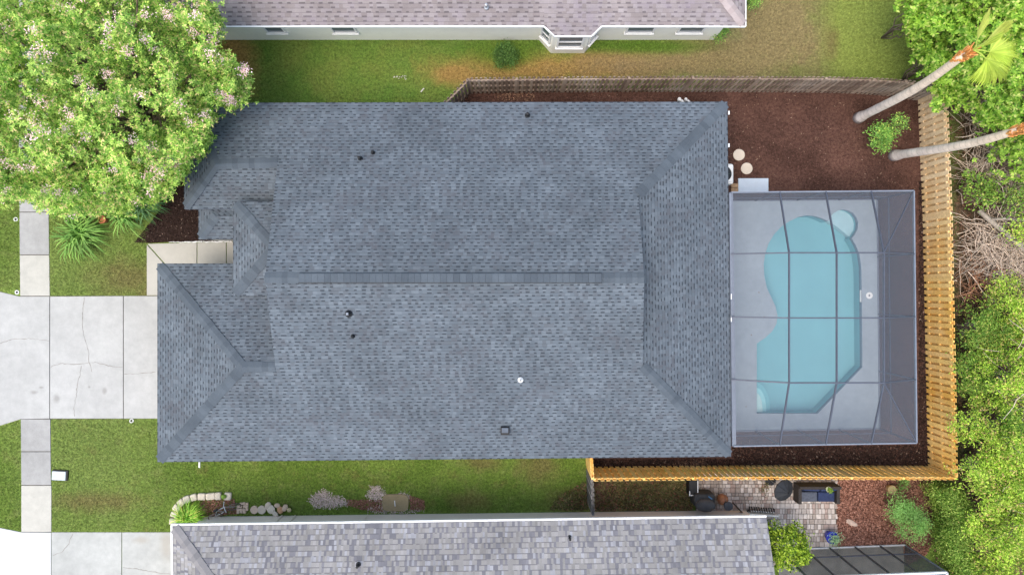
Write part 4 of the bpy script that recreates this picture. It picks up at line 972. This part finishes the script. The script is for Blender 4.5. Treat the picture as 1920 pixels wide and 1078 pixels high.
# ============================================================ FRONT YARD BITS
ub = thing('utility_box', 'pale grey utility box lid on the lawn beside the sidewalk', 'utility box', P(114, 890))
mb = MB(); q = P(114.5, 890); mb.box(q + Vector((0, 0, .04)), (.66, .44, .09), -.05); mb.build('box_rim', BLACK, ub, bevel=.01)
mb = MB(); mb.box(q + Vector((-.03, -.01, .10)), (.58, .37, .03), -.05); mb.build('lid', plain('pale_grey_plastic', (.50, .56, .58), .6, .08), ub, bevel=.008)
for i, (x, y) in enumerate(((30, 411.5), (32.5, 548), (247, 788.5))):
    t = thing('sprinkler_head', ['white sprinkler ring in the grass strip left of the upper sidewalk', 'white sprinkler ring at the upper flare of the driveway', 'white sprinkler ring on the lawn below the driveway'][i], 'sprinkler', P(x, y), 'white sprinkler rings')
    mb = MB(); mb.lathe(P(x, y), [(.09, 0), (.09, .03), (.055, .03), (.05, .0)], 18); mb.build('collar', WHITE, t)
    mb = MB(); mb.lathe(P(x, y), [(.045, 0), (.045, .03), (.02, .034)], 12); mb.build('nozzle', BLACK, t)

# ============================================================ BACKYARD BITS
STN = concrete('cream_stepping_stone', (.60, .52, .42), .15, .08)
for i, (x, y) in enumerate(((1385, 291), (1399.5, 316.5))):
    mb = MB(); mb.lathe(P(x, y), [(.245, 0), (.245, .05), (.225, .062)], 28, .012); tagset(mb.build('stepping_stone', STN), ['round cream stepping stone, the upper of two by the air conditioner', 'round cream stepping stone, the lower of two above the concrete pad'][i], 'stepping stone', 'round stones in the backyard mulch')
ac = thing('air_conditioner', 'white condenser with a dark fan half under the right roof edge', 'air conditioner', P(1358, 326))
q = P(1357, 326, .8)
mb = MB(); q0 = Vector((q.x, q.y, 0)); mb.box(q0 + Vector((0, 0, .40)), (.86, .86, .78)); mb.build('casing', WHITE, ac, bevel=.10)
mb = MB(); mb.lathe(q0 + Vector((0, 0, .78)), [(.33, 0), (.33, .018), (.05, .03)], 28); fg = mb.build('fan_grille', BLACK, ac)
mb = MB()
for k in range(5): a = k * 1.2566; mb.box(q0 + Vector((math.cos(a) * .17, math.sin(a) * .17, .815)), (.28, .02, .008), a)
mb.build('grille_bar', plain('dark_green_metal', (.03, .06, .055), .5), fg)
mb = MB(); mb.prism([P(1384.5, 334.5, .08), P(1441, 334.5, .08), P(1441, 361, .08), P(1384.5, 361, .08)], 0, .08); tagset(mb.build('concrete_pad', concrete('pale_blue_concrete', (.52, .59, .66), .12, .05), bevel=.01), 'pale blue grey concrete pad at the screen enclosure door', 'pad')
BRK = plain('tan_brick', (.40, .26, .15), .9, .3, 9., isl=.3)
for i in range(2):
    mb = MB(); mb.box(P(1377, 348 + i * 8.4, .05) , (.30, .17, .09), .02 * i); tagset(mb.build('brick', BRK, bevel=.008), ['tan brick left of the concrete pad, upper one', 'tan brick left of the concrete pad, against the enclosure'][i], 'brick')
for i, x in enumerate((1275.5, 1287.5)):
    t = thing('pipe_elbow', ['bulky white pipe fitting sticking out above the roof edge', 'smaller white pipe fitting sticking out above the roof edge, right one'][i], 'pipe', P(x, 189), 'white pipes behind the house')
    q = P(x, 187.5, .5); r_ = .05 if i == 0 else .04
    mb = MB(); mb.tube([Vector((q.x, q.y, 0)), Vector((q.x, q.y, .45)), q + Vector((.05, -.04, .03)), q + Vector((.12, -.1, .03))], r_, 10); mb.build('pipe', WHITE, t)
    mb = MB(); mb.lathe(Vector((q.x - .03, q.y + .03, .40)), [(r_ * 1.5, 0), (r_ * 1.6, .1), (r_ * 1.2, .13)], 12); mb.build('pipe_collar', WHITE, t)

# ============================================================ PATIO OF THE SOUTH NEIGHBOUR
PAV = M('tumbled_pavers', .9, .2)
k = PAV.mix(PAV.island(), (.33, .275, .235), (.68, .61, .56)); k = PAV.mix(PAV.math('GREATER_THAN', PAV.math('FRACT', PAV.math('MULTIPLY', PAV.island(), 9.1)), .82), k, (.40, .31, .27))
PAV.col(PAV.mul(k, PAV.rng(PAV.noise(3., 5, .7), .3, .7, .72, 1.15))); PAV = PAV.m
poly = [(p.x, p.y) for p in PL([(1304, 884), (1568, 884), (1568, 1027), (1528, 1027), (1500, 1060), (1430, 1060), (1430, 968), (1304, 962)])]
mb = MB(); x0_, x1_ = min(p[0] for p in poly), max(p[0] for p in poly); y0_, y1_ = min(p[1] for p in poly), max(p[1] for p in poly)
y = y0_; rr = random.Random(3)
while y < y1_:
    x = x0_ - rr.uniform(0, .2); rh = rr.choice((.15, .15, .22))
    while x < x1_:
        pw_ = rr.choice((.11, .15, .15, .22))
        if inpoly(np.array([x + pw_ / 2]), np.array([y + rh / 2]), poly)[0]: mb.box((x + pw_ / 2, y + rh / 2, .02 + rr.uniform(0, .004)), (pw_ - .02, rh - .02, .04))
        x += pw_
    y += rh
patio = mb.build('patio_paving', PAV); struct(patio)
struct(sheet('patio_bed', [Vector((p[0], p[1], 0)) for p in poly], .014, CON_DARK))

WICK = plain('dark_wicker', (.035, .030, .028), .8, .4, 30.); NAVY = plain('navy_cushion', (.022, .034, .085), .85, .2, 10.)
NAVYG = plain('faded_navy_cushion', (.075, .085, .11), .85, .2, 10.)
so = thing('sofa', 'dark wicker outdoor sofa with navy cushions on the paved patio', 'sofa', P(1536, 925))
zt_ = .6; A0 = P(1497, 910, zt_); A1 = P(1575, 945, zt_); cx, cy = (A0.x + A1.x) / 2, (A0.y + A1.y) / 2; Wd, Dp = A1.x - A0.x, A0.y - A1.y
mb = MB(); mb.box((cx, cy, .20), (Wd - .04, Dp - .04, .24)); mb.build('seat_base', WICK, so, bevel=.01)
mb = MB(); mb.box((cx, A0.y - .06, .42), (Wd, .12, .68)); mb.build('backrest', WICK, so, bevel=.02)
for s_ in (-1, 1): mb = MB(); mb.box((cx + s_ * (Wd / 2 - .07), cy - .06, .34), (.14, Dp - .12, .56)); mb.build('armrest', WICK, so, bevel=.02)
for s_ in (-1, 1):
    mb = MB(); mb.box((cx + s_ * (Wd / 4 - .07), cy - .12, .40), (Wd / 2 - .17, Dp - .36, .16)); tagset(mb.build('seat_cushion', NAVYG if s_ < 0 else NAVY, so, bevel=.05), 'greyish faded seat cushion' if s_ < 0 else 'deep navy seat cushion')
    mb = MB(); mb.box((cx + s_ * (Wd / 4 - .07), cy + .24, .55), (Wd / 2 - .18, .17, .36), rot=Matrix.Rotation(-.25, 3, 'X') @ Matrix.Rotation(.05 * s_, 3, 'Z')); mb.build('back_cushion', NAVY, so, bevel=.06)
for sx in (-1, 1):
    for sy in (-1, 1): mb = MB(); mb.box((cx + sx * (Wd / 2 - .09), cy + sy * (Dp / 2 - .09), .04), (.06, .06, .08)); mb.build('leg', WICK, so)
def pot(label, px, py, z0, r, h, mat, plantmat=None, sp_=.25, name='flower_pot', soilm=None, cat='pot'):
    q = P(px, py, z0 + h); q.z = z0; t = thing(name, label, cat, q)
    mb = MB(); mb.lathe(q, [(r * .7, 0), (r, h * .85), (r * 1.08, h * .87), (r * 1.08, h), (r * .93, h), (r * .92, h * .94)], 22); mb.build('bowl', mat, t)
    mb = MB(); mb.lathe(q, [(r * .2, h * .90), (r * .90, h * .93)], 14); mb.build('soil', soilm or MULCH, t)
    if plantmat:
        rd = np.random.default_rng(int(px)); C = np.array(q) + np.array([sp_ * .2, -sp_ * .2, h]) + rd.normal(size=(260, 3)) * np.array([sp_ * .45, sp_ * .45, .06]) + np.array([0, 0, .1])
        np_mesh('plant', leaves(C, .11, .03, .5), 4, plantmat, t)
    return t
pot('pale green bowl planter standing on a post behind the sofa', 1554, 917, .72, .105, .14, plain('pale_green_glaze', (.50, .56, .38), .4), DG, .08)
mb = MB(); q = P(1554, 917, .72); mb.tube([(q.x, q.y, 0), (q.x, q.y, .72)], .025, 8); mb.lathe((q.x, q.y, 0), [(.12, 0), (.12, .03), (.03, .05)], 14); tagset(mb.build('planter_post', WICK), 'dark post that carries the pale green bowl planter', 'post')
pot('tan round planter on the bark bed near the fence corner', 1673, 918, 0, .17, .3, plain('tan_clay', (.46, .34, .17), .8), None, soilm=plain('dry_soil', (.36, .27, .13), .9, .3, 20.))
pot('cobalt blue glazed pot with a spiky plant at the patio corner', 1561, 1008, 0, .24, .42, plain('cobalt_glaze', (.030, .045, .40), .25, .1), leafmat('sage_leaves', (.12, .20, .09), (.26, .36, .20), None, .3), .30)
pr = thing('parasol', 'small black parasol behind the yellow fence, left of the sofa', 'parasol', P(1470, 918))
q = P(1470, 919, 1.55); n_ = 10; R_ = .47
mb = MB(); tiltv = Matrix.Rotation(.35, 3, 'Y') @ Matrix.Rotation(.2, 3, 'X')
ring = [q + tiltv @ Vector((R_ * math.cos(2 * math.pi * k / n_), R_ * math.sin(2 * math.pi * k / n_), 0)) for k in range(n_)]; ap = q + tiltv @ Vector((0, 0, .26))
ring2 = [p - Vector((0, 0, .06)) for p in ring]
mb.add([ap] + ring + ring2, [(0, 1 + k, 1 + (k + 1) % n_) for k in range(n_)] + [(1 + k, 1 + n_ + k, 1 + n_ + (k + 1) % n_, 1 + (k + 1) % n_) for k in range(n_)]); mb.build('canopy', plain('black_canvas', (.022, .024, .028), .8, .25, 8.), pr)
mb = MB()
for k in range(n_): mb.tube([ap, ring[k]], .008, 4)
mb.build('rib', BLACK, pr)
mb = MB(); mb.tube([Vector((ap.x - .05, ap.y + .03, .05)), ap], .018, 8); mb.build('pole', METAL, pr)
mb = MB(); mb.lathe((ap.x - .05, ap.y + .03, 0), [(.22, 0), (.22, .05), (.05, .08)], 18); mb.build('base', BLACK, pr)
mb = MB(); mb.lathe(ap, [(.03, -.02), (.03, .03), (.01, .05)], 8); mb.build('finial', BLACK, pr)
# covered grill, box planter, chiminea
COV = plain('black_grill_cover', (.035, .037, .04), .75, .3, 6.)
gr = thing('grill', 'barbecue under a rounded black cover beside the cream wall', 'grill', P(1322, 940))
q = P(1324, 947, .9); q.z = 0
mb = MB(); mb.box(q + Vector((-.02, .15, .40)), (.86, .55, .78)); mb.build('cart_cover', COV, gr, bevel=.10)
mb = MB(); mb.blob(q + Vector((.0, -.02, .82)), (.84, .56, .52), 0, .03, 18, 9); mb.build('lid_cover', plain('grey_black_cover', (.062, .064, .068), .7, .2, 6.), gr, smooth=True)
mb = MB(); mb.beam(q + Vector((.12, .34, .81)), q + Vector((.27, .24, .84)), .05, .03); mb.build('blue_tie', plain('blue_strap', (.05, .13, .24), .6), gr)
pb = thing('planter_box', 'narrow black box with a white rim between fence and grill', 'box', P(1302, 915))
q = P(1301, 915, .6); q.z = 0
mb = MB(); mb.box(q + Vector((0, 0, .28)), (.36, .62, .56)); mb.build('body', BLACK, pb)
mb = MB(); mb.box(q + Vector((.17, 0, .57)), (.035, .6, .03)); mb.box(q + Vector((-.02, -.30, .572)), (.34, .035, .03)); mb.box(q + Vector((-.17, -.22, .574)), (.035, .2, .03)); mb.build('rim', FRAMEW, pb)
ch = thing('chiminea', 'copper brown clay chiminea with a dark cap right of the grill', 'chiminea', P(1354, 934))
q = P(1356, 937, .5); q.z = 0
mb = MB(); mb.lathe(q, [(.10, .1), (.20, .28), (.23, .45), (.18, .62), (.12, .72)], 20); mb.build('belly', plain('copper_clay', (.30, .14, .075), .6, .3, 8.), ch, smooth=True)
mb = MB(); mb.lathe(q + Vector((.06, -.10, 0)), [(.11, .70), (.11, .95), (.19, .99), (.18, 1.03), (.03, 1.05)], 18); mb.build('chimney', plain('sooty_metal', (.06, .062, .068), .6), ch)
mb = MB()
for k in range(3): a = k * 2.09; mb.tube([q + Vector((math.cos(a) * .2, math.sin(a) * .2, 0)), q + Vector((math.cos(a) * .12, math.sin(a) * .12, .2))], .015, 6)
mb.build('leg', BLACK, ch)
mb = MB(); mb.beam(P(1375, 943, .9), P(1395, 964, .05), .06, .10); mb.beam(P(1380, 950, .7), P(1398, 966, .1), .04, .05); tagset(mb.build('folded_stand', plain('rusty_dark_metal', (.06, .04, .03), .7)), 'dark folded metal stand leaning at the corner of the cream wall', 'stand')
# white scalloped rail with dark pots in front
ed = thing('garden_edging', 'white scalloped garden edging with dark arches at the roof corner', 'edging', P(1430, 968))
mb = MB(); a_ = P(1402, 963.5, .35); b_ = P(1459, 967, .35)
mb.beam(a_, b_, .06, .09)
for k in range(12):
    q = a_.lerp(b_, (k + .5) / 12); mb.box((q.x, q.y, .2), (.05, .04, .36))
mb.build('rail', WHITE, ed)
mb = MB()
for k in range(11):
    q = P(1406 + k * 4.6, 957 + .35 * k, .3); mb.tube([q + Vector((-.03, -.10, -.25)), q + Vector((0, .04, .0)), q + Vector((.04, .1, -.2))], .028, 6)
mb.build('arch', BLACK, ed)
mb = MB()
for k in range(10):
    q = P(1409 + k * 4.6, 957 + .35 * k, .25); mb.blob(q, (.07, .07, .12), k, .2, 6, 4)
mb.build('finial', FRAMEW, ed)
mb = MB(); mb.blob(P(1597, 980, .06), (.55, .22, .12), -.5, .2); tagset(mb.build('flat_rock', plain('pale_rock', (.48, .36, .29), .9, .3, 6.)), 'pale flat rock lying in the bark bed', 'rock')

# ---- second screen enclosure
c2 = thing('screen_enclosure', 'charcoal screen enclosure with a white top bar at the bottom edge', 'pool cage', P(1620, 1060))
z2 = 2.85
q1 = P(1535, 1026); q2 = P(1695, 1020); q1b = P(1460, 1029)
up = Vector((0, 0, z2)); sdir = Vector((.0, -1, 0)); q3 = q2 + sdir * 6; q4 = q1b + sdir * 6
def b2_(a1, b1, w_, h_, nm, m_=FRAME): mb = MB(); mb.beam(a1, b1, w_, h_); mb.build(nm, m_, c2)
DFR = plain('charcoal_aluminium', (.07, .075, .08), .5)
b2_(q1b + up, q2 + up, .08, .09, 'eave_beam', FRAMEW); b2_(q2 + up, q3 + up, .07, .09, 'eave_beam', FRAMEW); b2_(q2, q2 + up, .05, .05, 'corner_post', FRAMEL)
b2_(q1b + Vector((0, 0, .06)), q2 + Vector((0, 0, .06)), .06, .1, 'sill_rail', FRAMEW)
b2_(q1b + Vector((0, 0, 1.0)), q2 + Vector((0, 0, 1.0)), .035, .05, 'chair_rail', FRAME)
for k in range(5):
    q = q1b.lerp(q2, k / 5); b2_(q, q + up, .06, .06, 'post', DFR)
for k in range(4):
    q = q1b.lerp(q2, (k + .5) / 4); b2_(q + up, q + up + sdir * 6, .05, .07, 'roof_beam', FRAMEL)
mb = MB(); mb.face([q1b, q2, q2 + up, q1b + up]); mb.build('wall_screen', SCR_DARK, c2)
mb = MB(); mb.face([q2, q3, q3 + up, q2 + up]); mb.build('wall_screen', SCR_DARK, c2)
mb = MB(); mb.face([q1b + up, q2 + up, q3 + up, q4 + up]); mb.build('roof_screen', SCR_ROOF, c2)
struct(sheet('neighbour_pool_deck', [q4, q3, q2, q1b], .012, plain('grey_deck', (.20, .20, .19), .9, .25, 2.)))

# ============================================================ STONES ALONG THE SOUTH HOUSE
WST = concrete('whitish_edging_stone', (.66, .59, .48), .25, .12)
arc = [(323, 978, .36), (325, 965, .30), (330, 953, .32), (338, 943, .34), (349, 937, .36), (362, 933, .36), (377, 931.5, .40), (394, 931, .50), (408, 930.5, .30), (426, 931, .36)]
ords = ['first', 'second', 'third', 'fourth', 'fifth', 'sixth', 'seventh', 'eighth', 'ninth', 'tenth']
for i, (x, y, l) in enumerate(arc):
    nx, ny, _ = arc[min(i + 1, len(arc) - 1)]; px_, py_, _ = arc[max(i - 1, 0)]; ang = math.atan2(-(ny - py_), nx - px_)
    q = P(x, y, .16); q.z = .08; mb = MB(); mb.box(q, (l * .80 * random.uniform(.92, 1.05), random.uniform(.28, .33), .16), ang + random.uniform(-.08, .08))
    tagset(mb.build('edging_stone', WST, bevel=.05), ords[i] + ' whitish stone of the curved edging, counted from the grey roof corner', 'edging stone', 'stones of the curved edging')
mb = MB(); mb.blob(P(419, 930.5, .22), (.22, .22, .12), 0, .3); tagset(mb.build('moss_clump', DG), 'dark green moss clump on the last edging stones', 'plant')
PNK = concrete('pinkish_stone', (.62, .48, .37), .25, .12)
t0 = random.getstate(); random.seed(12)
k = 0
for r_ in range(4):
    for c_ in range(4):
        if (r_, c_) in ((0, 0), (3, 3)) : continue
        q = P(446 + c_ * 5.6 + random.uniform(-.8, .8), 944.5 + r_ * 5.2 + random.uniform(-.6, .6), .1); q.z = .05
        mb = MB(); mb.box(q, (.115, .105, .09), random.uniform(-.15, .15)); tagset(mb.build('paver_block', PNK, bevel=.01), 'small pinkish paver block, ' + ords[c_] + ' from the left in the ' + ['top', 'second', 'third', 'bottom'][r_] + ' row of the stack', 'paver', 'stacked paver blocks'); k += 1
for i, (x, y, a1, b1, lab, mt) in enumerate(((476, 956, .34, .34, 'round tan stepping stone right beside the paver stack', PNK), (490, 956, .36, .36, 'round pale stone, second from the paver stack', STN), (502, 948, .34, .26, 'pale stone at the upper left of the stone pile', STN),
        (508, 955, .42, .36, 'large cream stone in the middle of the stone pile', WST), (516, 963, .32, .22, 'cream stone lowest in the stone pile, by the wall', WST), (520, 947, .26, .2, 'small tan stone at the top of the pile', PNK), (526, 955, .28, .34, 'orange tan stone right of the pile centre', plain('orange_stone', (.50, .30, .17), .9, .2, 6.)),
        (535, 951, .34, .24, 'pale pink stone at the right of the pile', PNK), (543, 955, .2, .2, 'yellowish small stone at the right end of the pile', plain('yellowish_stone', (.52, .45, .26), .9, .2, 6.)))):
    q = P(x, y, .1); mb = MB()
    if i < 2: mb.lathe((q.x, q.y, 0), [(a1 / 2, 0), (a1 / 2, .07), (a1 / 2 - .02, .08)], 22, .02)
    else: mb.blob((q.x, q.y, .06 + .012 * i), (a1, b1, .13), i * .6, .10, 9, 5)
    tagset(mb.build('stone', mt, bevel=.0), lab, 'stone', 'loose stones along the cream wall')
# bicycle lying by the wall
bk = thing('bicycle', 'old bicycle lying on the ground against the cream wall', 'bicycle', P(420, 960))
pa_, pb_ = P(402, 969, .35), P(437, 951, .35); dv = (pb_ - pa_).normalized(); nv = Vector((-dv.y, dv.x, 0)); 
lean = (nv * .55 + Vector((0, 0, .83))).normalized()
def wheel(c_):
    mb = MB(); pts = [c_ + (dv * math.cos(t) + lean * math.sin(t)) * .27 for t in np.linspace(0, 2 * math.pi, 25)]; mb.tube(pts, .022, 6, False); wo = mb.build('wheel', plain('dusty_tyre', (.16, .13, .11), .9, .3, 12.), bk)
    mb = MB()
    for t in np.linspace(0, 2 * math.pi, 13)[:-1]: mb.tube([c_, c_ + (dv * math.cos(t) + lean * math.sin(t)) * .26], .004, 3, False)
    mb.build('spoke', METAL, wo)
w1_, w2_ = pa_ + Vector((0, 0, -.08)), pb_ + Vector((0, 0, -.08)); wheel(w1_); wheel(w2_)
mb = MB(); bb_ = w1_.lerp(w2_, .48); st_ = w1_.lerp(w2_, .38) + lean * .38; hd_ = w1_.lerp(w2_, .80) + lean * .36
for a1, b1 in ((w1_, bb_), (w1_, st_), (bb_, st_), (bb_, hd_), (st_, hd_), (hd_, w2_)): mb.tube([a1, b1], .018, 6)
mb.build('frame', METAL, bk)
mb = MB(); mb.tube([hd_ - nv * .02 - Vector((0, 0, .02)) + nv.cross(dv) * .0 + dv.cross(lean) * .24, hd_ + lean * .1, hd_ - dv.cross(lean) * .24], .015, 6); mb.build('handlebar', FRAMEW, bk)
mb = MB(); mb.blob(st_ + lean * .08, (.24, .12, .07), math.atan2(dv.y, dv.x), .05); mb.build('saddle', BLACK, bk)
# well cover, gravel
wc = thing('septic_lid', 'tan rounded concrete cover beside white gravel and the cream wall', 'cover', P(742, 941))
q = P(742, 941); mb = MB(); c8 = [(q.x + sx * .56 * abs(math.cos(t)) ** .5 * (1 if math.cos(t) > 0 else -1) * 1, q.y + .36 * abs(math.sin(t)) ** .5 * (1 if math.sin(t) > 0 else -1)) for t in np.linspace(0, 2 * math.pi, 25)[:-1] for sx in (1,)]
mb.prism(c8, 0, .09); mb.build('slab', concrete('tan_concrete', (.33, .26, .15), .3, .15), wc, bevel=.02)
mb = MB(); mb.box((q.x - .02, q.y - .02, .105), (.03, .24, .025), .1); mb.build('handle', WHITE, wc)
GRV = M('white_gravel', .9); GRV.col(GRV.mix(GRV.island(), (.40, .31, .27), (.74, .62, .56))); GRV = GRV.m
def gravel(poly_, n_, nm='gravel'):
    c_ = scatter([poly_], n_); mb_ = []
    for (x, y) in c_: mb_.append((x, y))
    C = np.column_stack([c_, RNG.uniform(.01, .05, len(c_))]); C[:, :2] += RNG.normal(size=c_.shape) * .07; a = leaves(C, .055, .05, .9); stuff(np_mesh(nm, a, 4, GRV))
gravel(PL([(580, 938), (598, 922), (612, 920), (622, 930), (650, 936), (652, 944), (620, 951), (590, 948)]), 1500)
gravel(PL([(688, 928), (697, 914), (709, 912), (722, 926), (716, 938), (700, 936)]), 700)
gravel(PL([(684, 956), (716, 944), (770, 955), (800, 956), (770, 960), (700, 961)]), 500)
gravel(PL([(745, 925), (768, 928), (766, 936), (752, 932)]), 200)
chips([PL([(650, 936), (716, 936), (718, 958), (680, 955), (650, 946)]), PL([(768, 928), (796, 936), (797, 955), (770, 955)])], 1300, .02, REDM, 'scattered_bark', .08, .04)
random.setstate(t0)
# litter on the north lawn
LT = plain('pale_litter', (.62, .60, .52), .9)
mb = MB()
for i in range(16): mb.blob(P(738 + random.uniform(0, 26), 143 + random.uniform(0, 7), .04), (.06, .04, .02), i, .3, 5, 3)
stuff(mb.build('petal_litter', LT))
mb = MB(); mb.beam(P(789, 173, .04), P(795, 166, .04), .05, .02); tagset(mb.build('stick', LT), 'short pale stick on the lawn above the blue grey roof', 'stick')
